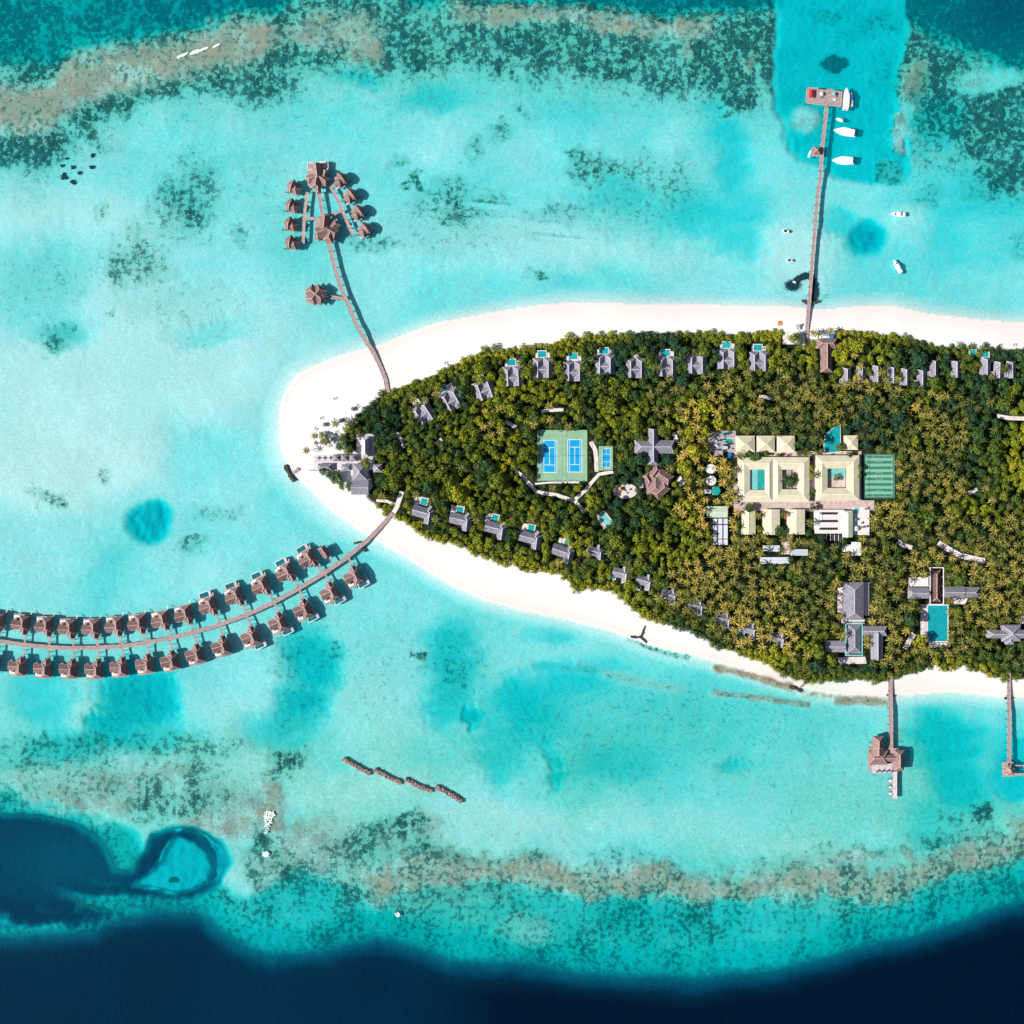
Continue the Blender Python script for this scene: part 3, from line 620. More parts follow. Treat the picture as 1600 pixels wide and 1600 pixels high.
def walkway(name, label, pts, w, z=2.0, posts=True, m='deck', group=None, zend=None, sea=-4.0, cat='boardwalk'):
    """a boardwalk along a polyline of map points"""
    root = thing(name, label, cat, (*P(*pts[0], z)[:2], 0), 0, group)
    q = [P(x, y, z)[:2] for x, y in pts]; ox, oy = q[0]
    q = [(x - ox, y - oy) for x, y in q]
    # resample
    out = [q[0]]
    for a, b in zip(q, q[1:]):
        n = max(1, int(math.hypot(b[0] - a[0], b[1] - a[1]) / 3))
        for k in range(1, n + 1): out.append((a[0] + (b[0] - a[0]) * k / n, a[1] + (b[1] - a[1]) * k / n))
    MB().strip(out, w, z - .25, z).build('deck', m, root)
    e = MB()
    for sg in (-1, 1):
        off = []
        for i, (x, y) in enumerate(out):
            x0, y0 = out[max(0, i - 1)]; x1, y1 = out[min(len(out) - 1, i + 1)]; d = math.hypot(x1 - x0, y1 - y0) or 1
            off.append((x - (y1 - y0) / d * sg * w / 2, y + (x1 - x0) / d * sg * w / 2))
        e.strip(off, .16, z - .12, z + .14)
    e.build('edge_beam', 'ridge', root)
    if posts:
        p = PB()
        for i in range(0, len(out), max(2, math.ceil(len(out) / 49))):
            x, y = out[i]; x1, y1 = out[min(i + 1, len(out) - 1)]; x0, y0 = out[max(i - 1, 0)]
            d = math.hypot(x1 - x0, y1 - y0) or 1; nx, ny = -(y1 - y0) / d, (x1 - x0) / d
            for sg in (-1, 1): p.cyl(x + nx * sg * (w / 2 + .05), y + ny * sg * (w / 2 + .05), .2, sea, z + .55, 6)
        p.build('piling', 'post', root)
    return root

def water_places():
    walkway('boardwalk', 'long curved boardwalk running between two rows of brown water villas', BOARD, 3.0)
    protos = {}
    for row, my, lst in (('upper', 1, TOPV), ('lower', -1, BOTV)):
        n = len(lst)
        for i, (px, py, an) in enumerate(lst):
            pool = (i >= 9 if my > 0 else i >= 10)
            side = 'above' if my > 0 else 'below'
            if i == 0: lab = 'brown roofed water villa cut by the left picture edge, %s the curved boardwalk' % side
            else: lab = '%s brown water villa from the left edge%s, %s the curved boardwalk' % (ORD[i + 1], ' with pool' if pool else '', side)
            key = (my, pool); x, y, _ = P(px, py, 5)
            if key not in protos:
                r = protos[key] = water_villa(my, pool, lab, 'overwater villas along the curved boardwalk'); r.location = (x, y, 0); r.rotation_euler = (0, 0, R(an))
            else: dup(protos[key], (x, y, 0), R(an), lab)
    # boathouse hut near the beach end
    t = thing('water_hut', 'small brown gabled hut on stilts beside the beach end of the curved boardwalk', 'hut', (*P(506.5, 862, 4)[:2], 0), R(34))
    rf, rd = MB(), MB(); roof(rf, rd, 0, 0, 6.4, 9.0, 4.2, 3.2, 0, 0, 1.2); r = rf.build('roof', 'thatch', t); rd.build('ridge_cap', 'ridge', r)
    MB().box(0, 0, 5, 7.6, 2, 4.2).build('wall', 'wall', t); MB().box(0, -.6, 6, 9, 1.7, 2).build('deck', 'deck', t)
    MB().box(.6, -7.4, 1.4, 5.6, 1.62, 1.9).build('walkway', 'deck', t)
    s = PB(); [s.cyl(x, y, .18, -3, 1.75, 6) for x in (-2.4, 2.4) for y in (-3.6, 0, 3.6)]; s.build('stilt', 'post', t)

    # ---- spa / lagoon cluster in the north west
    G = 'treatment huts around the northern jetty'
    def leafhut(my, label):
        """hut with a bowed main roof and a smaller cross roof"""
        t = thing('round_backed_hut', label, 'hut', (0, 0, 0), 0, G)
        rf, rd = MB(), MB()
        # bowed main roof: ridge a shallow arc between two points, round back to the outside
        n = 9; ridge = []; outer = []; inner = []
        for i in range(n):
            u = i / (n - 1); y = -5.6 + 11.2 * u; bow = math.sin(PI * u)
            ridge.append((my * (-.2 * bow), y * .92, 4.2 + 3.6 * bow ** .6)); outer.append((my * -(.6 + 3.5 * bow), y, 4.2)); inner.append((my * (.6 + 3.1 * bow), y, 4.2))
        vs = ridge + outer + inner; fs = []
        for i in range(n - 1):
            a = [i, i + 1, n + i + 1, n + i]; b = [i + 1, i, 2 * n + i, 2 * n + i + 1]; c = [n + i, n + i + 1, 2 * n + i + 1, 2 * n + i]
            if my < 0: a, b, c = a[::-1], b[::-1], c[::-1]
            fs += [a, b, c]
        rf.add(vs, fs)
        for i in range(n - 1): rd.beam(Vector(ridge[i]), Vector(ridge[i + 1]), .4, .15)
        roof(rf, rd, my * 3.4, -1.3, 7.0, 6.6, 4.0, 3.2, -my * .3, 3.0, 3.0, .35)
        r = rf.build('roof', 'thatch', t); c = rd.build('ridge_cap', 'ridge', r); KIDS[r] = [c]
        k = [r, MB().box(my * .4, 0, 5.0, 7.4, 2, 4.3).box(my * 3.2, -1.2, 4.6, 4.8, 2, 4.1).build('wall', 'wall', t),
             MB().box(my * 1.4, -.4, 8.6, 9.6, 1.7, 2).build('deck', 'deck', t),
             MB().box(my * 6.6, -3.4, 3.6, 1.3, 1.66, 1.94).build('walkway', 'pale_deck', t)]
        s = PB(); [s.cyl(my * x, y, .17, -3, 1.75, 5) for x in (-2.4, 1.5, 5) for y in (-4.5, 0, 3.6)]; k.append(s.build('stilt', 'post', t))
        k.append(MB().box(-my * 2.6, -5.3, 4.2, .5, 1.3, 1.6).cyl(-my * 4.6, -5.3, .12, -3, 2.4, 5).build('steps', 'dark', t))
        note(t, *k); return t
    pr = None
    for i, (px, py, a) in enumerate([(456, 291, -20), (453.5, 320, -18), (451.5, 349, -14), (453, 378, -10)]):
        lab = ['topmost', 'second from top', 'third from top', 'bottom'][i] + ' brown hut in the left column beside the northern jetty'
        if pr is None: pr = leafhut(1, lab); pr.location = (*P(px, py, 5)[:2], 0); pr.rotation_euler = (0, 0, R(a))
        else: dup(pr, (*P(px, py, 5)[:2], 0), R(a), lab)
    pr = None
    for i, (px, py, a) in enumerate([(534, 278, 38), (549, 303, 38), (561, 329, 38), (571, 356, 38)]):
        lab = ['topmost', 'second from top', 'third from top', 'bottom'][i] + ' brown hut in the right column beside the northern jetty'
        if pr is None: pr = leafhut(-1, lab); pr.location = (*P(px, py, 5)[:2], 0); pr.rotation_euler = (0, 0, R(a))
        else: dup(pr, (*P(px, py, 5)[:2], 0), R(a), lab)
    # star shaped pavilion at the junction
    def star(name, label, cat, px, py, parts, walls, decks, stilts, mroof='thatch', mridge='ridge', z=4.4, extra=None, wallm='wall', deckm='deck', rot=0.0, dz=2.0):
        t = thing(name, label, cat, (*P(px, py, z)[:2], 0), rot)
        rf, rd = MB(), MB()
        for q in parts: roof(rf, rd, *q)
        r = rf.build('roof', mroof, t); rd.build('ridge_cap', mridge, r)
        w = MB(); [w.box(*q) for q in walls]; w.build('wall', wallm, t)
        if decks:
            d = MB(); [d.box(*q, dz - .3, dz) for q in decks]; d.build('deck', deckm, t)
        if stilts:
            s = PB(); [s.cyl(x, y, .22, -3, dz - .2, 6) for x, y in stilts]; s.build('stilt', 'post', t)
        return t
    ST = [(x, y) for x in (-7, -2, 3, 8) for y in (-7, -2, 3, 8)]
    star('lagoon_restaurant', 'large brown many gabled pavilion where the northern jetty branches', 'pavilion', 509.5, 357,
         [(-1.0, 4.4, 8, 12, 4.6, 4.4, -.1, 2, 1.5), (-2.5, -2.5, 9.5, 11, 4.4, 4.6, PI / 2 + .35, 3, 1), (3.2, -2.2, 9, 11, 4.4, 4.2, PI / 2 - .5, 1, 3), (2.4, -6.8, 8.4, 8.2, 4.2, 4.2, -.35, 3.6, 0), (-5.6, -5.6, 6, 6.6, 4.1, 2.8, -.7, 2, 0), (0, 8.5, 5, 6, 4.3, 2.6, -.1, 0, 2), (6.8, 2.6, 6.4, 6.4, 4.2, 2.8, -.8, 0, 2)],
         [(-.5, 1.5, 6, 11, 2, 4.6), (-1.5, -2.5, 11, 7, 2, 4.4), (3, -5.5, 6, 5, 2, 4.2)], [(0, -.5, 17, 17)], ST)
    star('lagoon_suite', 'brown cross gabled pavilion with two small dark pools at the top of the northern jetty', 'pavilion', 496.5, 277,
         [(-.5, 4, 7.5, 13, 4.6, 4.2, .12, 2, 0), (-1.2, -4.6, 8.6, 9, 4.4, 4.2, -.15, 3, 0), (-5, -1, 7, 7.5, 4.3, 3.4, PI / 2 + .4, 0, 2), (4.6, -2, 7.4, 8, 4.3, 3.6, PI / 2 - .6, 2, 0), (.2, -9, 4.4, 7, 4.3, 2.8, .08, 1, 0), (5.6, 2.6, 5.4, 6, 4.2, 2.4, -.3, 1, 1)],
         [(0, 2, 5.6, 12, 2, 4.5), (-.5, -3.5, 9, 7, 2, 4.3)], [(0, 3.2, 16.5, 18)], ST)
    t = bpy.data.objects[[o.name for o in bpy.data.objects if o.name.startswith('lagoon_suite')][0]]
    poolmb(t, -6.0, 9.2, 5, 6.0, 1.2, 2.3, 'pool_deep', .05, .8); poolmb(t, 3.8, 10.6, 4.6, 4.6, 1.2, 2.3, 'pool_deep', .05, .7)
    MB().box(6.6, 6.0, 2, 2.6, 2.0, 2.6).box(7.6, 3.2, 1.6, 1.6, 2, 2.5).build('daybed', 'white', t)
    star('lagoon_lounge', 'round brown many faceted pavilion on its own beside the northern jetty bend', 'pavilion', 494, 460.5,
         [(0, 0, 9.4, 16, 4.4, 4.0, PI / 4 + .1, 3, 3), (0, 0, 9.4, 15, 4.4, 4.1, -PI / 4 + .1, 3, 3), (5.2, -1.6, 5, 5, 4.2, 2.2, -.2, 1.6, 1.6)],
         [(0, 0, 10, 10, 2, 4.3)], [(-.8, 0, 15, 11.5)], [(x, y) for x in (-6, -2, 2, 6) for y in (-5, 0, 5)])
    bpy.data.objects['lagoon_lounge']
    walkway('jetty', 'long grey brown jetty curving from the northwest beach up to the pavilion cluster', [(513, 378), (517, 392), (521, 410), (527, 432), (534, 452), (538, 463), (546, 480), (556, 505), (570, 530), (583, 550), (594, 572), (602, 592), (606, 614)], 3.0, cat='jetty')
    walkway('spur_jetty', 'short straight spur joining the lone round pavilion to the northern jetty', [(514, 464), (536, 467)], 2.6, z=1.95, cat='jetty')
    walkway('side_jetty', 'straight jetty arm serving the left column of brown huts', [(480, 300), (477, 322), (475, 345), (473.5, 381)], 2.3, z=1.96, cat='jetty')
    walkway('side_jetty', 'slanting jetty arm serving the right column of brown huts', [(524, 287), (517, 294), (529, 314), (538, 336), (546, 356), (551.5, 367)], 2.3, z=1.96, cat='jetty')
    walkway('side_jetty', 'central jetty arm joining the two large northern pavilions', [(498.5, 300), (501, 318), (504, 336)], 2.5, z=1.97, cat='jetty')
    walkway('link_jetty', 'short level link from the left hut column to the large pavilion', [(475, 341), (499, 342)], 2.0, z=1.93, cat='jetty')
    walkway('link_jetty', 'short rising link from the large pavilion to the right hut column', [(513, 338), (535, 329)], 2.0, z=1.93, cat='jetty')
    land('the northern pavilions', 509, 357)

    # ---- arrival jetty
    walkway('arrival_jetty', 'long straight arrival jetty from the top beach out to the boat platform', [(1291.6, 166), (1289.5, 190), (1285.5, 224), (1281.6, 278), (1278, 300), (1272.8, 365), (1267.7, 430), (1263.5, 480), (1261, 510), (1259.4, 545)], 2.6, sea=-5, cat='jetty')
    pts = [(540, 330), (695, 330), (700, 352), (790, 362), (840, 350), (890, 352), (930, 370), (1030, 385), (1015, 595), (830, 575), (525, 545)]
    pq = [P(1200 + a / 8.89, 100 + b / 8.89, 2)[:2] for a, b in pts]; c0 = pq[0]
    t = thing('jetty_platform', 'broad wooden boat platform at the sea end of the arrival jetty', 'platform', (*c0, 0))
    pl = [(x - c0[0], y - c0[1]) for x, y in pq]
    MB().prism(pl, 1.74, 2.04).build('deck', 'deck', t)
    s = PB(); [s.cyl(x, y, .3, -6, 2.7, 6) for x, y in pl]; [s.cyl(3 + 4 * k, -8, .3, -6, 1.8, 6) for k in range(6)]; s.build('piling', 'post', t)
    e = MB(); [e.beam((*a, 2.0), (*b, 2.0), .35, .3) for a, b in zip(pl, pl[1:] + pl[:1])]; e.build('edge_beam', 'ridge', t)
    # things standing on the platform
    def simple(name, label, cat, px, py, z, mb, m, rot=0.0, group=None):
        o = mb.build(name, m); o.location = (*P(px, py, z)[:2], z); o.rotation_euler = (0, 0, rot); return tag(o, label, cat, group)
    t = thing('tent', 'red canvas tent roof on the left end of the boat platform', 'tent', (*P(1267, 147, 3)[:2], 2.04))
    rf = MB(); roof(rf, None, 0, 0, 3.6, 6.2, 2.4, .9, -.03, .8, .8, th=.12); rf.build('roof', 'red', t); s = PB(); [s.cyl(x, y, .08, 0, 2.4, 5) for x in (-1.6, 1.6) for y in (-2.9, 2.9)]; s.build('leg', 'white', t)
    for lab, px, py, m in (('white parasol left of the middle on the boat platform', 1283.5, 146.5, 'white'), ('pale blue parasol near the right end of the boat platform', 1303, 146.5, 'pool_pale')):
        t = thing('parasol', lab, 'parasol', (*P(px, py, 4)[:2], 2.04))
        MB().cyl(0, 0, 1.5, 2.2, 2.8, 10, .1).build('canopy', m, t); MB().cyl(0, 0, .06, 0, 2.3, 6).build('pole', 'post', t)
    for lab, px, py, a in (('dark sofa below the white parasol on the boat platform', 1285, 152, .5), ('dark sofa right of the pale blue parasol on the boat platform', 1308, 149, 1.6)):
        t = thing('sofa', lab, 'sofa', (*P(px, py, 3)[:2], 2.04), a); MB().box(0, 0, 2.6, 1.0, 0, .45).build('seat', 'grey', t); MB().box(0, .6, 2.6, .25, 0, .9).build('backrest', 'grey', t)
    for lab, px, py in (('white luggage cart low on the right end of the boat platform', 1304, 155.5),):
        t = thing('luggage_cart', lab, 'cart', (*P(px, py, 3)[:2], 2.04), .1); MB().box(0, 0, 2.4, 1.2, .35, .8).build('tray', 'white', t); w = PB(); [w.cyl(x, y, .2, 0, .34, 8) for x in (-.9, .9) for y in (-.5, .5)]; w.build('wheel', 'dark', t)
    t = thing('jetty_shelter', 'small brown pyramid roofed shelter halfway along the arrival jetty', 'shelter', (*P(1275.8, 235.5, 4)[:2], 0), -.04)
    rf, rd = MB(), MB(); roof(rf, rd, 0, 0, 5.4, 5.6, 4.4, 3.0, 0, 2.8, 2.8, .35); r = rf.build('roof', 'thatch', t); rd.build('ridge_cap', 'ridge', r)
    s = PB(); [s.cyl(x, y, .15, -5, 4.5, 6) for x in (-2.3, 2.3) for y in (-2.3, 2.3)]; s.build('post', 'post', t); MB().box(.4, -.4, 7.2, 7.2, 1.7, 1.95).build('deck', 'deck', t)
    # ---- water restaurant in the south east
    walkway('restaurant_jetty', 'straight jetty from the south beach to the brown overwater restaurant', [(1391, 1052), (1391.5, 1100), (1392.3, 1172)], 3.2, z=1.98, cat='jetty')
    Z = 4.4
    cx, cy = 1385, 1182
    t = star('water_restaurant', 'brown multi roofed overwater restaurant with a sun deck, offshore in the lower right', 'restaurant', cx, cy,
         [((1370.5 - cx) / 2, (cy - 1160) / 2, 8.2, 10, 7.2, 3.8, 0, 1.5, 3.2), ((1371 - cx) / 2, (cy - 1172) / 2, 10.4, 9, 5.6, 3.8, 0, 1, 2.4), ((1371.5 - cx) / 2, (cy - 1184) / 2, 11, 15.5, 4.2, 3.8, PI / 2, 4.4, 4.4),
          ((1404.5 - cx) / 2, (cy - 1188) / 2, 8, 16, 4.4, 4.0, 0, 3.6, 3.6), ((1390 - cx) / 2, (cy - 1184.5) / 2, 5.4, 12, 4.2, 2.6, PI / 2, 0, 0)],
         [((1371 - cx) / 2, (cy - 1168) / 2, 6.6, 17, 2, 6.6), ((1371 - cx) / 2, (cy - 1184) / 2, 12.5, 8.4, 2, 4.3), ((1404.5 - cx) / 2, (cy - 1188) / 2, 6.4, 14, 2, 4.4), (2.5, -1, 10, 4, 2, 4.2)],
         [(-1.6, -3, 24, 18), ((1380 - cx) / 2, (cy - 1200) / 2, 15.5, 8.6)], [(x, y) for x in (-12, -6, 0, 6, 10) for y in (-10, -4, 2, 6, 10)])
    MB().box((1379.5 - cx) / 2, (cy - 1201) / 2, 15.6, 7.8, 2.0, 2.06).build('sun_deck', 'pale_deck', t)
    ch = None
    for i in range(4):
        lab = '%s parasol from the left along the sea edge of the water restaurant deck' % ORD[i + 1]
        loc = (*P(1370 + 7.6 * i, 1205, 3)[:2], 2.06)
        if ch is None:
            ch = thing('deck_parasol', lab, 'parasol', loc, 0, 'parasols on the water restaurant deck'); note(ch, MB().cyl(0, 0, 1.1, 2.1, 2.6, 8, .1).build('canopy', 'grey', ch), MB().cyl(0, 0, .05, 0, 2.2, 5).build('pole', 'post', ch))
        else: dup(ch, loc, 0, lab)
    walkway('restaurant_pier', 'pale pier running seaward from the overwater restaurant', [(1398, 1203), (1398, 1248)], 3.4, z=2.0, m='pale_deck', cat='jetty')
    cb = None
    for i, (px, py) in enumerate([(1391.6, 1221), (1391.6, 1231), (1391.6, 1241)]):
        lab = ['top', 'middle', 'bottom'][i] + ' square sun platform on the left of the restaurant pier'
        loc = (*P(px, py, 2)[:2], 0)
        if cb is None:
            cb = thing('sun_platform', lab, 'platform', loc, 0, 'sun platforms beside the restaurant pier')
            s = PB(); [s.cyl(x, y, .12, -4, 1.6, 5) for x in (-1.2, 1.2) for y in (-1.2, 1.2)]
            note(cb, MB().box(0, 0, 3.2, 3.0, 1.5, 1.75).build('deck', 'deck', cb), s.build('piling', 'post', cb), MB().box(-.2, .3, 1.9, 1.3, 1.75, 2.1).build('daybed', 'white', cb))
        else: dup(cb, loc, 0, lab)
    # ---- right hand jetty
    walkway('straight_jetty', 'straight jetty at the right picture edge ending in a square platform', [(1576.5, 1050), (1577, 1192)], 2.8, z=1.98, cat='jetty')
    t = star('jetty_pavilion', 'square platform with a faceted brown roof at the end of the right edge jetty', 'pavilion', 1576.5, 1203,
             [(0, 0, 6.4, 7.4, 4.4, 3.0, .3, 3, 3), (0, 0, 6.4, 7.4, 4.4, 2.9, .3 + PI / 4, 3, 3)], [(0, 0, 3, 3, 2, 4.4)], [(0, 0, 8.6, 11.4)], [(x, y) for x in (-3.6, 3.6) for y in (-5, 0, 5)])
    walkway('side_jetty', 'lower side arm leaving the right edge pavilion platform', [(1583, 1210), (1610, 1210.5)], 1.8, z=1.9, cat='jetty')
    walkway('side_jetty', 'thin upper side arm leaving the right edge pavilion platform', [(1583, 1196), (1610, 1196.5)], .9, z=1.9, cat='jetty')

# ------------------------------------------------------------------ boats
def boat(name, label, cat, px, py, L, B, head, kind, group=None):
    """bow along +x; head = direction of the bow in degrees, counter clockwise from east"""
    t = thing(name, label, cat, (*P(px, py, 1)[:2], 0), R(head), group)
    def outline(l, b, fine, n=9, x0=0.0):
        pts = [(-l / 2 + x0, -b * .42), (-l / 2 + x0, b * .42)]; up = []
        for i in range(1, n):
            u = i / n; w = b / 2 * (1 - max(0, (u - fine) / (1 - fine)) ** 2.2) if u > fine else b / 2 * (.84 + .16 * u / fine)
            up.append((-l / 2 + l * u + x0, w))
        up.append((l / 2 + x0, .02))
        return [(x, -y) for x, y in up[::-1]][0:0] + pts[1:] + up + [(x, -y) for x, y in up[::-1]][1:] + pts[:1]
    o = outline(L, B, .45)
    h = MB(); n = len(o)
    lo = [(x * .93, y * .72, -.45) for x, y in o]; hi = [(x, y, .95 + .5 * max(0, x / L) ** 2 * 2) for x, y in o]
    h.add(lo + hi, [tuple(range(n))] + [(i + 1 if i + 1 < n else 0, i, n + i, n + (i + 1) % n) for i in range(n)] + [tuple(range(2 * n - 1, n - 1, -1))])
    h.build('hull', 'gel', t)
    if kind == 'dhoni':      # covered excursion boat, long white sun roof
        r = outline(L * .80, B * .92, .55, x0=-L * .02); MB().prism(r, 2.9, 3.1).build('sun_roof', 'gel', t)
        p = PB(); [p.cyl(x * L, s * B * .36, .07, .9, 2.95, 5) for x in (-.36, -.15, .05, .2) for s in (-1, 1)]; p.build('roof_post', 'dark', t)
        MB().box(-L * .05, 0, L * .5, B * .6, .95, 1.5).build('cabin', 'white', t)
        MB().box(-L * .455, 0, L * .07, B * .7, 1.0, 1.12).build('stern_deck', 'pale_deck', t)
    elif kind == 'speed':
        MB().prism(outline(L * .5, B * .72, .6, x0=L * .02), 1.0, 1.75).build('cabin', 'gel', t)
        MB().box(-L * .02, 0, L * .30, B * .74, 2.35, 2.45).build('hardtop', 'gel', t)
        p = PB(); [p.cyl(x * L, s * B * .3, .05, .95, 2.4, 5) for x in (-.14, .1) for s in (-1, 1)]; p.build('hardtop_post', 'dark', t)
        MB().box(L * .17, 0, L * .07, B * .55, 1.5, 1.82).build('windscreen', 'glass', t)
        e = MB(); [e.box(-L / 2 - .2, s * B * .16, .7, .45, .2, 1.3) for s in (-1, 1)]; e.build('outboard', 'dark', t)
    elif kind == 'bluetop':
        MB().prism(outline(L * .42, B * .85, .6, x0=L * .12), 1.3, 1.7).build('canopy', 'blue', t)
        MB().box(-L * .22, 0, L * .3, B * .6, .97, 1.2).build('cockpit', 'pale_deck', t)
        MB().box(-L / 2 - .2, 0, .7, .9, .2, 1.4).build('outboard', 'white', t)
    elif kind == 'tender':
        MB().box(-L * .06, 0, L * .5, B * .5, .9, 1.25).build('console', 'white', t); MB().box(-L / 2 - .2, 0, .6, .5, .2, 1.2).build('outboard', 'grey', t)
    elif kind == 'skiff':
        MB().box(L * .0, 0, L * .28, B * .66, 1.5, 1.75).build('canopy', 'dark', t); p = PB(); [p.cyl(x * L, s * B * .28, .05, .8, 1.55, 5) for x in (-.12, .12) for s in (-1, 1)]; p.build('canopy_post', 'grey', t)
        MB().box(-L / 2 - .1, 0, .6, .5, .1, 1.2).build('outboard', 'dark', t)
    return t
def boats():
    boat('excursion_boat', 'large white excursion boat moored along the right end of the boat platform', 'boat', 1321.8, 154.5, 18.0, 5.4, 87, 'dhoni')
    boat('excursion_boat', 'large white boat moored upper right of the arrival jetty, bow to the left', 'boat', 1319.5, 206, 17.6, 6.2, 170, 'dhoni')
    boat('excursion_boat', 'large white boat level with the jetty shelter, pale stern deck to the right', 'boat', 1317, 251, 17.4, 6.2, 178, 'dhoni')
    boat('tender', 'tiny white tender above the upper moored excursion boat', 'boat', 1311.5, 187, 6.0, 2.6, 160, 'tender')
    boat('speedboat', 'slim white speedboat with blue canopy outside the platform excursion boat', 'speedboat', 1330, 155, 11, 3.0, 90, 'bluetop')
    boat('dinghy', 'thin white dinghy tied beside the jetty shelter', 'dinghy', 1265.3, 240, 6.4, 1.7, 72, 'tender')
    boat('speedboat', 'white speedboat anchored right of the dark round pool in the upper right lagoon', 'speedboat', 1403, 334.6, 12, 3.8, 178, 'speed')
    boat('speedboat', 'white speedboat lying diagonally below right of the dark round lagoon pool', 'speedboat', 1402, 416, 12, 3.6, 120, 'speed')
    boat('skiff', 'small white skiff with black canopy left of the arrival jetty, upper of two', 'skiff', 1226.5, 361, 6.4, 2.6, 172, 'skiff')
    boat('skiff', 'small white skiff with black canopy left of the arrival jetty, lower of two', 'skiff', 1232.5, 407, 6.0, 2.2, 178, 'skiff')
    boat('dinghy', 'tiny white dinghy floating over the dark fish shoal', 'dinghy', 1241, 440.5, 2.8, 1.6, 150, 'tender')

def rock_pile(name, label, pts, w, m='rock', z1=1.3, n=70, group=None, seed=1, zb=-2.5):
    """a rubble mound along a polyline: a rough core with individual boulders"""
    rr = random.Random(seed)
    q = [P(x, y, 0)[:2] for x, y in pts]; ox, oy = q[0]; q = [(x - ox, y - oy) for x, y in q]
    seg = [math.hypot(b[0] - a[0], b[1] - a[1]) for a, b in zip(q, q[1:])]; T = sum(seg)
    def at(s):
        for a, b, l in zip(q, q[1:], seg):
            if s <= l: return a[0] + (b[0] - a[0]) * s / l, a[1] + (b[1] - a[1]) * s / l, math.atan2(b[1] - a[1], b[0] - a[0])
            s -= l
        return q[-1][0], q[-1][1], math.atan2(q[-1][1] - q[-2][1], q[-1][0] - q[-2][0])
    mb = MB()
    st = [at(T * k / 10)[:2] for k in range(11)]
    mb.strip(st, w * .8, zb, z1 * .55)
    for k in range(n):
        x, y, a = at(rr.uniform(0, T)); o = rr.uniform(-.5, .5) * w; s = rr.uniform(.35, .85) * (w / 4) ** .5
        z = z1 * (1 - (abs(o) / (w * .62)) ** 2) + rr.uniform(-.3, .15)
        bx, by = x - math.sin(a) * o, y + math.cos(a) * o
        vs = []
        for dz, r_ in ((-.8, .8), (0, 1.15), (.6, .7)):
            for j in range(5):
                t = j * 2 * PI / 5 + k; rad = s * r_ * rr.uniform(.8, 1.2); vs.append((bx + rad * math.cos(t), by + rad * math.sin(t), z + dz * s))
        fs = [(4, 3, 2, 1, 0), (10, 11, 12, 13, 14)] + [(i + 5 * l, (i + 1) % 5 + 5 * l, (i + 1) % 5 + 5 * l + 5, i + 5 * l + 5) for l in range(2) for i in range(5)]
        mb.add(vs, fs)
    o = mb.build(name, m); o.location = (ox, oy, 0); tag(o, label, 'breakwater' if group else 'rocks', group); return o
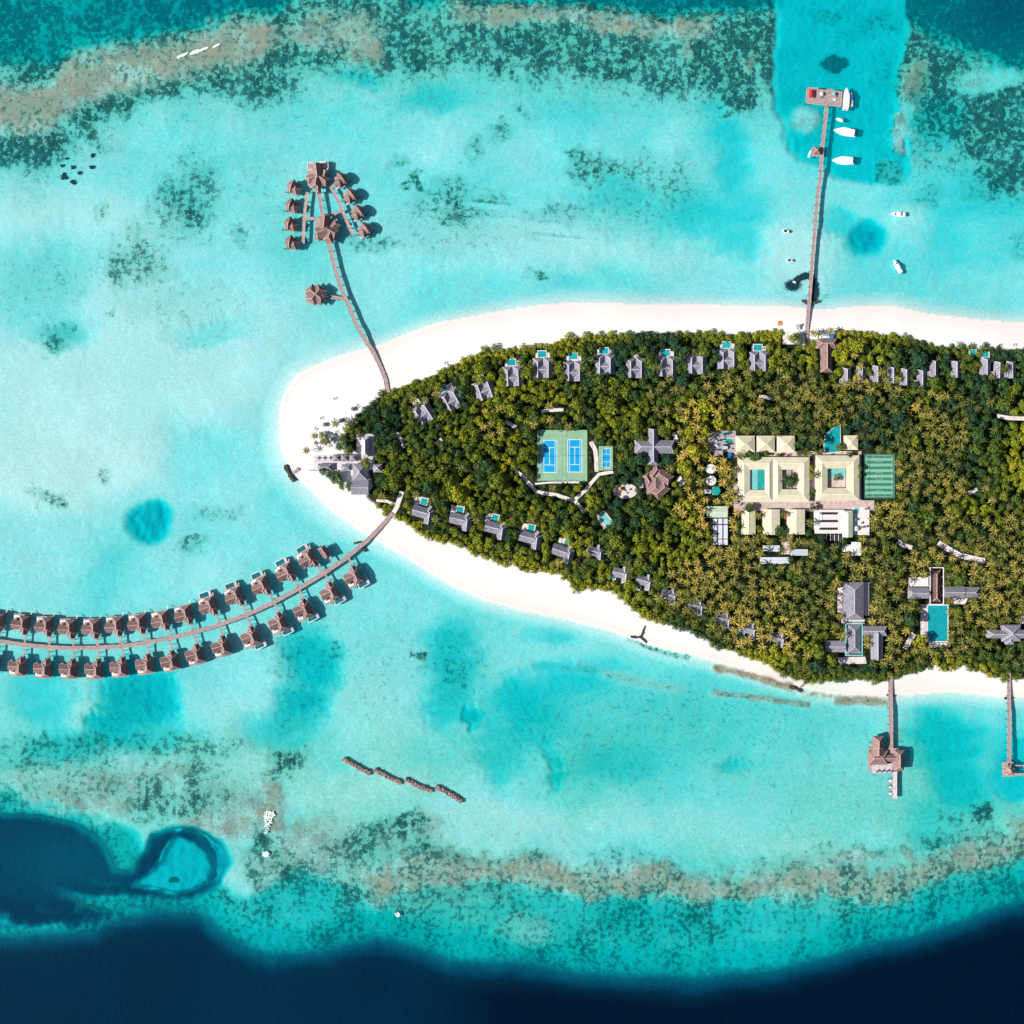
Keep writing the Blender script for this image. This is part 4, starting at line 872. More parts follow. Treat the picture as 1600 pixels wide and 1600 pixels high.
def rocks():
    g = 'rock breakwaters in the lower lagoon'
    nm = ['leftmost', 'second from left', 'third from left', 'rightmost']
    for i, p in enumerate([[(535.5, 1186), (556, 1197), (578.5, 1209)], [(584.5, 1202.5), (603, 1213), (626.5, 1223.5)], [(632.5, 1217), (652, 1228.5), (674.5, 1236)], [(680.5, 1229), (700, 1240), (721.5, 1252)]]):
        rock_pile('breakwater', nm[i] + ' of four reddish rock breakwaters in the lower lagoon', p, 3.1, n=90, group=g, seed=i + 3, z1=.9)
    rock_pile('rock_groyne', 'dark rock line parallel to the sand at the western tip of the island', [(446, 727), (451, 738), (460, 752)], 3.4, 'drock', n=70, seed=9)
    rock_pile('rock_stub', 'paler short rock stub joining the dark rock line at the western tip', [(458, 738.5), (467, 732)], 2.4, 'paving', n=30, seed=10, z1=1.5)
    rock_pile('rock_groyne', 'dark forked rock groyne on the south beach edge right of centre', [(985, 994.5), (994, 996), (1000, 995), (1010, 1004)], 1.7, 'drock', n=50, seed=11)
    rock_pile('rock_stub', 'upright stem of the forked groyne on the south beach', [(1001, 994), (1005, 987), (1008, 977)], 1.3, 'drock', n=30, seed=12, z1=1.6)
    rock_pile('rock_groyne', 'brown black rock groyne on the south beach below the palm forest', [(1233, 1073), (1243, 1075), (1251, 1080)], 2.6, 'drock', n=60, seed=13)
    rock_pile('rock_stub', 'tapering pale stub running inland from the brown black groyne', [(1248, 1074), (1260, 1065.5)], 1.3, 'paving', n=24, seed=14, z1=1.7)
    rock_pile('rock_groyne', 'dark rocks under the shore end of the restaurant jetty', [(1385, 1086), (1399, 1087)], 1.8, 'drock', n=40, seed=15, z1=1.0)
    rock_pile('rock_groyne', 'dark rocks under the shore end of the right edge jetty', [(1569, 1091), (1583, 1090)], 1.8, 'drock', n=40, seed=16, z1=1.0)
    rock_pile('rock_groyne', 'left arm of dark rocks at the foot of the arrival jetty', [(1253, 469), (1261, 475)], 1.5, 'drock', n=36, seed=17, z1=.8)
    rock_pile('rock_groyne', 'right arm of dark rocks at the foot of the arrival jetty', [(1267, 475), (1279, 471)], 1.8, 'drock', n=46, seed=18, z1=.8)
    rock_pile('rock_heap', 'small dark rocks left of the curved boardwalk near the beach', [(553, 849), (562, 847)], 1.4, 'drock', n=26, seed=19, z1=.5)
    rock_pile('rock_heap', 'small dark rocks right of the curved boardwalk near the beach', [(565, 853), (571, 862)], 1.6, 'drock', n=26, seed=20, z1=.2)
    # black coral heads on the pale shallows, upper left
    for i, (px, py, r) in enumerate([(99, 275, 3.4), (113, 284, 2.6), (112, 260, 2.3), (123, 269, 2.2), (142, 261, 2.2), (143, 242, 2.0), (95, 258, 1.6), (102, 247, 1.4)]):
        rr = random.Random(i + 50); mb = MB()
        for k in range(14):
            a = rr.uniform(0, 6.3); d = r * .7 * rr.random(); mb.cyl(d * math.cos(a), d * math.sin(a), r * rr.uniform(.2, .4), -1.8, -.25 - rr.random() * .5, 7, r * .12)
        o = mb.build('coral_head', 'drock'); o.location = (*P(px, py)[:2], 0)
        nm2 = ['largest, lowest left', 'lowest right', 'central', 'right of centre', 'hollow right hand', 'top right', 'small left hand', 'small uppermost left'][i]
        tag(o, nm2 + ' black coral head in the cluster on the upper left shallows', 'coral', 'black coral heads on the upper left shallows')
    # shoal of fish around the arrival jetty (nobody could count them)
    rr = random.Random(5); mb = MB()
    path = [(1240, 441), (1250, 434), (1260, 430), (1268, 433), (1273, 444), (1273.5, 456), (1271, 468)]
    seg = list(zip(path, path[1:]))
    for k in range(9000):
        (x0, y0), (x1, y1) = rr.choice(seg); u = rr.random(); w = 4.2
        px, py = x0 + (x1 - x0) * u + rr.gauss(0, w * .45), y0 + (y1 - y0) * u + rr.gauss(0, w * .45)
        if rr.random() < .14: px, py = 1238 + rr.gauss(0, 5), 446 + rr.gauss(0, 3.5)
        x, y, _ = P(px, py); a = rr.uniform(0, 6.3); l = rr.uniform(.4, .6); z = -rr.uniform(.3, .9); c_, s_ = math.cos(a), math.sin(a)
        mb.add([(x + l * c_, y + l * s_, z), (x - .2 * s_, y + .2 * c_, z + .08), (x - l * c_, y - l * s_, z), (x + .2 * s_, y - .2 * c_, z + .08), (x, y, z - .15)], [(0, 1, 2, 3), (1, 0, 4), (2, 1, 4), (3, 2, 4), (0, 3, 4)])
    tag(mb.build('fish_shoal', 'fish'), 'dense dark hook shaped shoal of fish around the shore end of the arrival jetty', 'fish', kind='stuff')
    # breaking waves and foam
    def foam(label, cells):
        rr = random.Random(len(cells)); mb = MB()
        for px, py, rx, ry, an, n in cells:
            for k in range(n):
                a = rr.uniform(0, 6.3); d = math.sqrt(rr.random()); ex, ey = rx * d * math.cos(a), ry * d * math.sin(a); t = R(an)
                x, y, _ = P(px + ex * math.cos(t) + ey * math.sin(t), py - ex * math.sin(t) + ey * math.cos(t)); s = rr.uniform(.25, .75)
                mb.cyl(x, y, s, -.05, rr.uniform(.06, .35), 6, s * .5)
        tag(mb.build('breaking_foam', 'foam'), label, 'foam', kind='stuff')
    foam('short broken line of white wave crests on the upper left reef', [(281, 88, 5, 1.6, 30, 60), (289, 85, 5, 1.6, 28, 60), (306, 81, 9, 2.6, 18, 170), (319, 76.5, 7, 1.3, 24, 80), (339, 71, 6, 1.2, 26, 60)])
    foam('fan shaped patch of white foam on the lower left reef', [(421, 1273, 9, 6, 0, 110), (419, 1283, 7, 9, 0, 80), (416, 1296, 3.2, 8, 0, 22)])
    foam('small solid tuft of white foam on the lower left reef', [(415.5, 1334.5, 5, 4, -20, 90)])
    foam('faint white foam tuft on the seaward side of the south reef', [(621, 1429, 4, 3, -20, 30)])
# ------------------------------------------------------------------ island villas
GZ = 1.25     # ground height inland
def bvilla(pool, label, kind, group, pside=1):
    """beach villa: two parallel roofs joined by a cross roof (kind h), an L (kind l), or a single gable (kind s)"""
    t = thing('beach_villa', label, 'villa', (0, 0, 0), 0, group); rf, rd = MB(), MB(); k = []; w = MB()
    if kind == 'h':
        roof(rf, rd, -3.9, 0, 8.0, 15.4, 3.4, 3.5, 0, 0, 3.4, .6); roof(rf, rd, 4.3, 0, 8.2, 15.8, 3.4, 3.6, 0, 0, 3.4, .6); roof(rf, rd, .2, -1.4, 7.6, 8.6, 3.45, 3.3, PI / 2, 0, 0, .5)
        w.box(-3.9, -.6, 6.4, 13, 0, 3.4); w.box(4.3, -.6, 6.6, 13.2, 0, 3.4); w.box(.2, -1.4, 4, 5.4, 0, 3.4)
        if pool: p, wt = poolmb(t, pool[0], pool[1], 7.6, 5.8, 0, .6, pool[2], 0, .6); k.append(p); KIDS[p] = [wt]
        k.append(MB().box(.3, 9.6, 11.5 if pool else 6, 5.6, -.1, .3).build('terrace', 'coping', t))
    elif kind == 'l':
        roof(rf, rd, -1.6, 0, 8.6, 14.5, 3.4, 3.4, PI / 2, 2.4, 0, .6); roof(rf, rd, 5.3, -2.2, 7.6, 11.6, 3.4, 3.6, .1, 0, 2.6, .6); roof(rf, rd, 4.4, 3.8, 4.4, 5.2, 3.4, 2.4, -.4, 0, 0, .5)
        w.box(-1.8, 0, 12, 6.8, 0, 3.4); w.box(5.3, -2, 6, 9.4, 0, 3.4); w.box(4.3, 3.4, 3, 3.4, 0, 3.4)
        if pool:
            p, wt = poolmb(t, pool[0], pool[1], 6.4, 6.6, 0, .5, pool[2], 0, .8); k.append(p); KIDS[p] = [wt]
            k.append(MB().box(pool[0] - 5.2, pool[1] - 1, 3.8, 7, 0, .35).build('terrace', 'white_wall', t)); k.append(MB().box(pool[0] - 5.6, pool[1] - 1.4, 1.9, 2.2, .35, .8).build('daybed', 'white', t))
    elif kind == 'm':
        roof(rf, rd, -1.4, .4, 7.4, 11.5, 3.4, 3.0, PI / 2 + .06, 2.6, 0, .6); roof(rf, rd, 4.0, -1.6, 6.4, 9.4, 3.4, 3.2, .18, 1.6, 2.2, .6); roof(rf, rd, 1.6, 4.0, 3.4, 5.0, 3.5, 1.9, .15, 0, 0, .5)
        w.box(-1.6, .4, 9, 5.6, 0, 3.4); w.box(4, -1.6, 4.8, 7, 0, 3.4)
        if pool: p, wt = poolmb(t, pool[0], pool[1], 5.4, 5.4, 0, .5, pool[2], 0, .7); k.append(p); KIDS[p] = [wt]
    else:
        roof(rf, rd, 0, 0, 7.4, 13.5, 3.6, 3.6, 0, 0, 1.5, .6); roof(rf, rd, -3.2, -3.6, 4.6, 5, 3.4, 1.9, .2, 1, 1, .4)
        w.box(0, 0, 6, 12, 0, 3.5)
        if pool: p, wt = poolmb(t, pool[0], pool[1], 7, 5, 0, .5, pool[2], 0, .7); k.append(p); KIDS[p] = [wt]
    r = rf.build('roof', 'slate', t); c = rd.build('ridge_cap', 'slate_ridge', r); KIDS[r] = [c]
    k += [r, w.build('wall', 'white_wall', t)]; note(t, *k); return t

CLEAR = []    # (px, py, half w, half h, rot) rectangles kept free of trees
SPOTS = []    # tree keep-out circles for low objects
def clear(px, py, w, h, rot=0.0): CLEAR.append((px, py, w / 2, h / 2, rot))
def island_villas():
    UP = [(661, 646.5, 33, 0), (705, 625.5, 28, 'n'), (756.5, 609, 20, 0), (801, 588, 3, 'p'), (848, 575, 0, 'p'), (896.5, 580, 0, 'b'), (944.5, 570, -1, 'p'), (993, 575, 0, 'k'), (1041.5, 573, 0, 'p'), (1088, 569, 0, 0), (1137, 561, 0, 'p'), (1186, 565, 0, 'p')]
    g = 'grey roofed beach villas along the north beach'; pr = {}
    for i, (px, py, a, pk) in enumerate(UP):
        pool = {0: None, 'n': (-2, 11.4, 'pool_deep'), 'p': (-.4, 11.2, 'pool_aqua'), 'b': (-.4, 12, 'pool_aqua'), 'k': None}[pk]
        lab = '%s grey villa from the left behind the north beach%s' % (ORD[i + 1], ', with pool' if pool else ''); key = str(pool)
        loc = (*P(px, py, 5)[:2], GZ)
        if key not in pr: r = pr[key] = bvilla(pool, lab, 'h', g); r.location = loc; r.rotation_euler = (0, 0, R(a))
        else: dup(pr[key], loc, R(a), lab)
        clear(px, py + 1, 23, 22, a)
        if pool: clear(px - 1, py - 21, 20, 15, a)
        land('the %s north row villa' % ORD[i + 1], px, py)
    LO = [(661.5, 801, -15, (-2, 8.4, 'pool_aqua')), (720, 812, -12, (-2.2, 7.2, 'pool_aqua')), (775, 825.5, -14, (-2.6, 7.6, 'pool_aqua')), (829, 840.5, -14, (-1.2, 7.4, 'pool_aqua')), (880, 862, -18, (1.2, 8.0, 'pool_aqua'))]
    g = 'grey roofed beach villas along the south beach'; pr = {}
    for i, (px, py, a, pool) in enumerate(LO):
        lab = '%s large grey villa from the left behind the south beach, turquoise pool above it' % ORD[i + 1]; loc = (*P(px, py, 5)[:2], GZ)
        r = bvilla(pool, lab, 'l', g); r.location = loc; r.rotation_euler = (0, 0, R(a))
        clear(px, py + 3, 33, 22, a); clear(px - 8, py - 15, 24, 14, a); clear(px + 9, py + 8, 14, 22, a)
        land('the %s large south row villa' % ORD[i + 1], px, py)
    MI = [(931, 863, -14, None), (971, 897, -16, (-5.6, -3.6, 'pool_aqua')), (1008, 909, -20, (-3.8, -5.4, 'pool_green')), (1047, 931, -18, None), (1089, 948, -16, None), (1131, 968, -16, None), (1171, 984, -18, (-4.6, -5, 'pool_aqua')), (1216, 998.5, -20, None)]
    protos = {}
    for i, (px, py, a, pool) in enumerate(MI):
        lab = '%s small grey villa from the left, half hidden behind the south beach' % ORD[i + 1]; loc = (*P(px, py, 5)[:2], GZ); key = str(pool)
        if key not in protos: r = protos[key] = bvilla(pool, lab, 'm', g); r.location = loc; r.rotation_euler = (0, 0, R(a))
        else: dup(protos[key], loc, R(a), lab)
        clear(px, py, 20, 12, a); clear(px + 5, py + 3, 8, 12, a)
        if pool: clear(px + pool[0] * 2, py - pool[1] * 2, 9, 9, a)
        land('the %s small south row villa' % ORD[i + 1], px, py)
    ST_ = [(1322.5, 588, 0), (1346, 585, 0), (1370, 584, 0), (1394.5, 586, 0), (1415, 589, 0), (1440, 591, 0), (1459.5, 576, 0), (1493.5, 577, 0), (1540.5, 573, 0), (1560, 578, -2), (1580, 578, 0)]
    g = 'narrow grey villas almost hidden by trees, upper right'; pr = None; pr2 = None
    for i, (px, py, a) in enumerate(ST_):
        lab = '%s narrow grey roof from the left showing through trees in the upper right row' % ORD[i + 1]; loc = (*P(px, py, 5)[:2], GZ)
        if i == 8:
            r = bvilla((.6, 9.6, 'pool_aqua'), lab, 's', g); r.location = loc
            clear(px + 1, py - 20, 15, 8, 0)
        elif pr is None: pr = bvilla(None, lab, 's', g); pr.location = loc
        else: dup(pr, loc, R(a), lab)
        clear(px + (1 if i % 3 else -1), py, 7 if i < 8 else 10, 18 if i < 6 else 26, a)
        land('the %s narrow north row roof' % ORD[i + 1], px, py)
    t = thing('plunge_pool', 'small blue pool left of the ninth narrow grey roof, upper right row', 'pool', (*P(1519, 551, 0)[:2], GZ)); poolmb(t, 0, 0, 6, 5, 0, .4, 'pool_aqua', 0, .6); clear(1519, 551, 9, 7)

def bld(name, label, cat, cx, cy, roofs, walls, mroof='slate', mridge='slate_ridge', wallm='white_wall', z=4, cap=.5, decks=None, deckm='paving', clearit=True, pad=2, rot=0.0):
    """building described in map units relative to its centre: roofs (x0,y0,x1,y1,axis,z0,h,ha,hb)"""
    t = thing(name, label, cat, (*P(cx, cy, z)[:2], GZ), R(rot)); rf, rd = MB(), MB()
    def cvt(x0, y0, x1, y1): return ((x0 + x1) / 2 - cx) / 2, (cy - (y0 + y1) / 2) / 2, abs(x1 - x0) / 2, abs(y1 - y0) / 2
    for x0, y0, x1, y1, ax, z0, h, ha, hb in roofs:
        a, b, w, l = cvt(x0, y0, x1, y1)
        if ax == 'v': roof(rf, rd, a, b, w, l, z0, h, 0, ha, hb, cap)
        else: roof(rf, rd, a, b, l, w, z0, h, PI / 2, hb, ha, cap)
        if clearit: clear((x0 + x1) / 2, (y0 + y1) / 2, abs(x1 - x0) + pad, abs(y1 - y0) + pad)
    r = rf.build('roof', mroof, t); rd.build('ridge_cap', mridge, r)
    w_ = MB(); zmin = min(q[5] for q in roofs)
    for x0, y0, x1, y1 in (walls or [(q[0] + 1.5, q[1] + 1.5, q[2] - 1.5, q[3] - 1.5) for q in roofs]):
        a, b, w, l = cvt(x0, y0, x1, y1); w_.box(a, b, w, l, -.1, zmin - .02 * len(w_.v) / 8 - .05)
    w_.build('wall', wallm, t)
    if decks:
        d = MB()
        for i, (x0, y0, x1, y1) in enumerate(decks):
            a, b, w, l = cvt(x0, y0, x1, y1); d.box(a, b, w, l, -.1, .28 + .004 * i); clear((x0 + x1) / 2, (y0 + y1) / 2, abs(x1 - x0), abs(y1 - y0))
        d.build('terrace', deckm, t)
    return t, cvt

def ring_roof(t, name, cvt, outer, holes, z0, h, m='cream', mr='cream_ridge'):
    """courtyard roofs: each court is ringed by a low double pitched roof; outer is split at the party walls"""
    rf, rd = MB(), MB()
    for (x0, y0, x1, y1), (a0, b0, a1, b1) in zip(outer, holes):
        O = [(x0, y1), (x1, y1), (x1, y0), (x0, y0)]; I = [(a0, b1), (a1, b1), (a1, b0), (a0, b0)]
        def q(p): c = cvt(p[0], p[1], p[0], p[1]); return c[0], c[1]
        Mx = [((o[0] * .5 + i[0] * .5), (o[1] * .5 + i[1] * .5)) for o, i in zip(O, I)]
        vs = [(*q(p), z0) for p in O] + [(*q(p), z0 + h) for p in Mx] + [(*q(p), z0 + .15) for p in I] + [(*q(p), z0 - .35) for p in O] + [(*q(p), z0 - .35) for p in I]
        fs = []
        for i in range(4):
            j = (i + 1) % 4
            fs += [(i, j, 4 + j, 4 + i), (4 + i, 4 + j, 8 + j, 8 + i), (12 + i, 12 + j, j, i), (8 + i, 8 + j, 16 + j, 16 + i), (16 + i, 16 + j, 12 + j, 12 + i)]
        rf.add(vs, fs)
        for i in range(4):
            j = (i + 1) % 4; rd.beam(Vector(vs[4 + i]), Vector(vs[4 + j]), .5, .1); rd.beam(Vector(vs[i]), Vector(vs[4 + i]), .4, .1); rd.beam(Vector(vs[4 + i]), Vector(vs[8 + i]), .4, .1)
    r = rf.build(name, m, t); rd.build('ridge_cap', mr, r)

def slab(name, label, cat, pts, z, m, th=.3, kind=None, clearit=False, group=None):
    q = [P(x, y, GZ)[:2] for x, y in pts]; ox = sum(p[0] for p in q) / len(q); oy = sum(p[1] for p in q) / len(q)
    o = MB().prism([(x - ox, y - oy) for x, y in q], z - th, z).build(name, m); o.location = (ox, oy, 0)
    if kind: tag(o, label, cat, group, kind)
    else: tag(o, label, cat, group)
    if clearit:
        xs = [p[0] for p in pts]; ys = [p[1] for p in pts]; clear((min(xs) + max(xs)) / 2, (min(ys) + max(ys)) / 2, max(xs) - min(xs), max(ys) - min(ys))
    return o
PATHS = []
def path(label, pts, w, name='sand_path', m='path'):
    q = [P(x, y, GZ)[:2] for x, y in pts]; ox, oy = q[0]
    o = MB().strip([(x - ox, y - oy) for x, y in q], w, GZ - .5, GZ + .10 + .004 * (len(PATHS) % 7)).build(name, m); o.location = (ox, oy, 0); tag(o, label, 'path', kind='structure'); PATHS.append((pts, w))

def court(label, x0, y0, x1, y1, blues, name='tennis_court'):
    cx, cy = (x0 + x1) / 2, (y0 + y1) / 2
    t = thing(name, label, 'sports court', (*P(cx, cy, GZ)[:2], GZ)); W, L = (x1 - x0) / 2, (y1 - y0) / 2
    MB().box(0, 0, W, L, -.3, .12).build('court_surface', 'court', t)
    ln = MB(); zz = .12
    for bx0, by0, bx1, by1, tp in blues:
        a, b, w, l = ((bx0 + bx1) / 2 - cx) / 2, (cy - (by0 + by1) / 2) / 2, (bx1 - bx0) / 2, (by1 - by0) / 2
        MB().box(a, b, w, l, .1, .135).build('playing_area', 'court_blue', t)
        def seg(xx, yy, ww, ll): ln.box(a + xx, b + yy, ww, ll, .12, .150 if ww > ll else .147)
        lw = .35
        for s in (-1, 1):
            seg(s * w / 2, 0, lw, l); seg(0, s * l / 2, w - lw, lw)
            if tp == 't': seg(s * (w / 2 - 1.4), 0, lw * .8, l - lw * 2); seg(0, s * l * .27, w - 3.6, lw)
            else: seg(0, s * l * .2, w - lw * 1.5, lw * .8); seg(0, s * l * .35, lw * .6, l * .26)
        if tp == 't': seg(0, 0, lw, l * .53)
        n = MB().box(a, b, w + 1.2, .08, .14, 1.05); [n.cyl(a + s * (w / 2 + .6), b, .06, .1, 1.15, 5) for s in (-1, 1)]; n.build('net', 'dark', t)
    ln.build('court_lines', 'line', t)
    f = MB()
    for s in (-1, 1):
        for k in range(9): f.cyl(s * W / 2, -L / 2 + L * k / 8, .09, 0, 3.6, 5)
        for k in range(1, 8): f.cyl(-W / 2 + W * k / 8, s * L / 2, .09, 0, 3.6, 5)
        f.box(s * W / 2, 0, .1, L, 3.5, 3.6); f.box(0, s * L / 2, W, .1, 3.5, 3.6); f.box(s * W / 2, 0, .08, L, .12, .3); f.box(0, s * L / 2, W, .08, .12, .3)
    if W > 20: f.box(0, 0, .1, L, 3.3, 3.4); [f.cyl(0, -L / 2 + L * k / 8, .09, 0, 3.4, 5) for k in range(9)]
    f.build('fence_frame', 'hedge', t)
    clear(cx, cy, x1 - x0 + 2, y1 - y0 + 2)

def island_places():
    # ---- sports courts
    court('wide pale green court with two blue tennis courts, left centre of the forest', 839, 672, 917.5, 752, [(847, 688, 870, 738, 't'), (887, 687, 909, 737.5, 't')])
    court('narrow green court with a single small blue padel court beside the tennis courts', 935, 697, 957.5, 736, [(941, 701, 953.5, 730, 'p')], 'padel_court')
    land('the twin blue tennis courts', 878, 712); land('the small blue padel court', 946, 716)
    # football pitch
    cx, cy = 1373.5, 744; t = thing('football_pitch', 'striped green football pitch with white circle beside the cream roofs', 'sports pitch', (*P(cx, cy, GZ)[:2], GZ))
    MB().box(0, 0, 24.5, 34.5, -.3, .08).build('turf_border', 'turf_b', t)
    a, b = MB(), MB(); n = 15
    for k in range(n): (a if k % 2 else b).box(0, -16.3 + 32.6 * (k + .5) / n, 21.6, 32.6 / n, .06, .10)
    a.build('light_stripes', 'turf_a', t); b.build('dark_stripes', 'turf_b', t)
    ln = MB(); ln.box(0, 0, 20, .3, .09, .13)
    for s in (-1, 1): ln.box(s * 10, 0, .3, 32, .09, .13); ln.box(0, s * 16, 19.6, .3, .09, .134)
    def arc(cx_, cy_, r, a0, a1, m_=24):
        for i in range(m_):
            p, q = a0 + (a1 - a0) * i / m_, a0 + (a1 - a0) * (i + 1) / m_
            ln.beam((cx_ + r * math.cos(p), cy_ + r * math.sin(p), .10), (cx_ + r * math.cos(q), cy_ + r * math.sin(q), .10), .32, .04)
    arc(0, 0, 3.1, 0, 2 * PI); arc(0, 16, 5.0, PI, 2 * PI); arc(0, -16, 5.0, 0, PI); ln.build('pitch_lines', 'pitch_line', t)
    f = MB()
    for s in (-1, 1):
        for k in range(8): f.cyl(s * 12.2, -17 + 34 * k / 7, .09, 0, 4.2, 5)
        f.box(s * 12.2, 0, .1, 34.4, 4.1, 4.2); f.box(0, s * 17.2, 24.4, .1, 4.1, 4.2)
    f.build('fence_frame', 'hedge', t); clear(cx, cy, 52, 72); land('the striped football pitch', cx, cy)
    # ---- ground surfaces in the staff village
    slab('paved_yard', 'pinkish paving between and around the cream roofed buildings', 'paving', [(1146, 705), (1346, 705), (1346, 792), (1300, 799), (1146, 798)], GZ + .10, 'paving', kind='structure')
    slab('paved_lane', 'pinkish paved lane below the three courtyard buildings', 'paving', [(1146, 782), (1366, 782), (1366, 797), (1146, 797)], GZ + .114, 'paving', kind='structure', clearit=True)
    # ---- three small cream pyramids
    pr = None
    for i, (x0, x1) in enumerate([(1149.5, 1179), (1182, 1210), (1213.5, 1241.5)]):
        bld('pyramid_roofed_block', '%s of the three cream pyramid roofed blocks above the courtyard buildings' % ['leftmost', 'middle', 'rightmost'][i], 'building', (x0 + x1) / 2, 694,
            [(x0, 681, x1, 707, 'h' if x1 - x0 >= 26 else 'v', 4.0, 2.6, 6.5, 6.5)], None, 'cream', 'cream_ridge')
    t, cv = bld('courtyard_building', 'largest cream roofed building with two courtyards, one pooled and one planted', 'building', 1208, 749.3, [(1170, 715, 1171, 716, 'v', 4, .2, 0, 0)],
                [(1154, 716, 1170, 783), (1154, 716, 1262, 733), (1154, 766, 1262, 783), (1195, 716, 1221, 783), (1246, 716, 1262, 783)], clearit=False)
    ring_roof(t, 'courtyard_roof', cv, [(1152, 714.5, 1207, 784.5), (1207.1, 714.5, 1264, 784.5)], [(1171.5, 734, 1194.5, 765.5), (1221.5, 734, 1245.5, 764.5)], 4.4, 1.7)
    clear(1208, 750, 110, 68)
    a_ = cv(1171.5, 734, 1184, 765.5); MB().box(a_[0], a_[1], a_[2], a_[3], 0, 3.0).build('court_cover', 'pool_pale', t); a_ = cv(1184.2, 734, 1194.5, 765.5); MB().box(a_[0], a_[1], a_[2], a_[3], 0, 2.7).build('court_pool', 'pool_green', t)
    a_ = cv(1221.5, 734, 1237, 764.5); MB().box(a_[0], a_[1], a_[2], a_[3], 0, 1.2).build('court_terrace', 'lgrey', t)
    t, cv = bld('courtyard_building', 'square cream roofed building around one courtyard beside the football pitch', 'building', 1307.7, 747, [(1280, 715, 1281, 716, 'v', 4, .2, 0, 0)],
                [(1275, 713, 1290, 781), (1275, 713, 1340, 731), (1275, 764, 1340, 781), (1323, 713, 1340, 781)], clearit=False)
    ring_roof(t, 'courtyard_roof', cv, [(1273.7, 711.8, 1341.8, 782.2)], [(1292.3, 732.3, 1321.8, 762.5)], 4.4, 1.7); clear(1307, 747, 64, 66)
    a_ = cv(1292.5, 732.5, 1321.5, 745); MB().box(*a_, 0, 1.4).build('court_pool', 'pool_pale', t); a_ = cv(1292.5, 745.2, 1321.5, 762.3); MB().box(*a_, 0, 1.2).build('court_terrace', 'paving', t)
    land('the two court cream building', 1208, 750); land('the square cream building', 1307, 747)
    for i, (x0, y0, x1, y1) in enumerate([(1158, 797.5, 1180, 835), (1191, 796, 1218, 835.5), (1229, 796, 1257, 835)]):
        bld('gabled_block', '%s of the three cream gabled blocks below the courtyard buildings' % ['leftmost', 'middle', 'rightmost'][i], 'building', (x0 + x1) / 2, (y0 + y1) / 2, [(x0, y0, x1, y1, 'v', 4.0, 1.7, 0, 0)], None, 'cream', 'cream_ridge')
    t = thing('awning', 'crimson cloth awning on the left wall of the rightmost cream gabled block', 'awning', (*P(1227, 806.5, 3)[:2], GZ)); MB().box(0, 0, 1.8, 4.8, 2.2, 2.45).build('canopy', 'crimson', t); MB().cyl(-.7, 2, .06, 0, 2.2, 5).cyl(-.7, -2, .06, 0, 2.2, 5).build('leg', 'post', t)
    bld('pavilion', 'cream pyramid roofed pavilion right of the turquoise triangular pool', 'pavilion', 1329, 691.5, [(1318, 680.5, 1340, 703, 'v', 4.0, 2.0, 5.4, 5.4)], None, 'cream', 'cream_ridge'); land('the cream pool pavilion', 1329, 692)
    t = thing('swimming_pool', 'tall bright turquoise pool with slanted edge above the square courtyard building', 'pool', (*P(1302, 685, GZ)[:2], GZ))
    q = [(1312.5, 663), (1313, 705.5), (1291, 707.5), (1287.5, 700), (1289.5, 680), (1299, 671)]; w0 = [((x - 1302) / 2, (685 - y) / 2) for x, y in q]
    MB().prism([(x * 1.08, y * 1.04) for x, y in w0], -.3, .14).build('pool_edge', 'coping', t); MB().prism(w0, -.2, .18).build('pool_water', 'pool_aqua', t); clear(1302, 688, 24, 40)
    # canteen terrace
    t = thing('dining_terrace', 'pinkish white rooftop terrace with rows of dark seats below the square courtyard building', 'terrace', (*P(1296, 815, 4)[:2], GZ))
    MB().box(0, 0, 23, 18.5, -.1, 3.2).build('terrace_floor', 'coping', t); clear(1300, 816, 60, 44)
    MB().box(-9, 4, 6, 7, 3.2, 3.7).build('white_roof', 'white', t)
    pr = None; g = 'rows of dark dining chairs on the terrace'
    for r_ in range(3):
        for k in range(11):
            loc = (*P(1281 + 2.6 * k, 802.5 + 12 * r_ - (0 if r_ else 0), 4)[:2], GZ + 3.2)
            lab = '%s dark terrace chair from the left in the %s row' % (ORD[k + 1], ['top', 'middle', 'bottom'][r_])
            if pr is None:
                pr = thing('terrace_chair', lab, 'chair', loc, 0, g); note(pr, MB().box(0, 0, .9, 1.5, 0, .5).build('seat', 'dark', pr), MB().box(0, .8, .9, .2, 0, 1.1).build('backrest', 'dark', pr))
            else: dup(pr, loc, 0, lab)
    bld('terrace_roof', 'pale green gabled roof on the right of the dining terrace', 'building', 1323.8, 818.5, [(1316, 798, 1331.5, 839.5, 'v', 4.6, 1.8, 0, 2)], None, 'mint', 'cream_ridge')
    t = thing('pergola', 'dark pergola with white beams below the dining terrace', 'pergola', (*P(1304, 840, 4)[:2], GZ)); MB().box(0, 0, 12.6, 4.6, 0, 2.2).build('dark_screen', 'dark', t)
    w = MB(); [w.box(-6.3 + 3.15 * k, 0, .3, 5, 2.25, 2.6) for k in range(5)]; w.build('beams', 'white', t); clear(1304, 840, 26, 12)
    t = thing('cafe_terrace', 'white cafe terrace between the pale green roof and the palms', 'terrace', (*P(1345, 814, 1)[:2], GZ)); MB().box(0, 0, 13, 22, -.1, .4).build('terrace_floor', 'coping', t); clear(1345, 814, 27, 46)
    MB().box(-3.6, 8, 4.2, 5, .4, .46).build('plunge_pool', 'pool_pale', t)
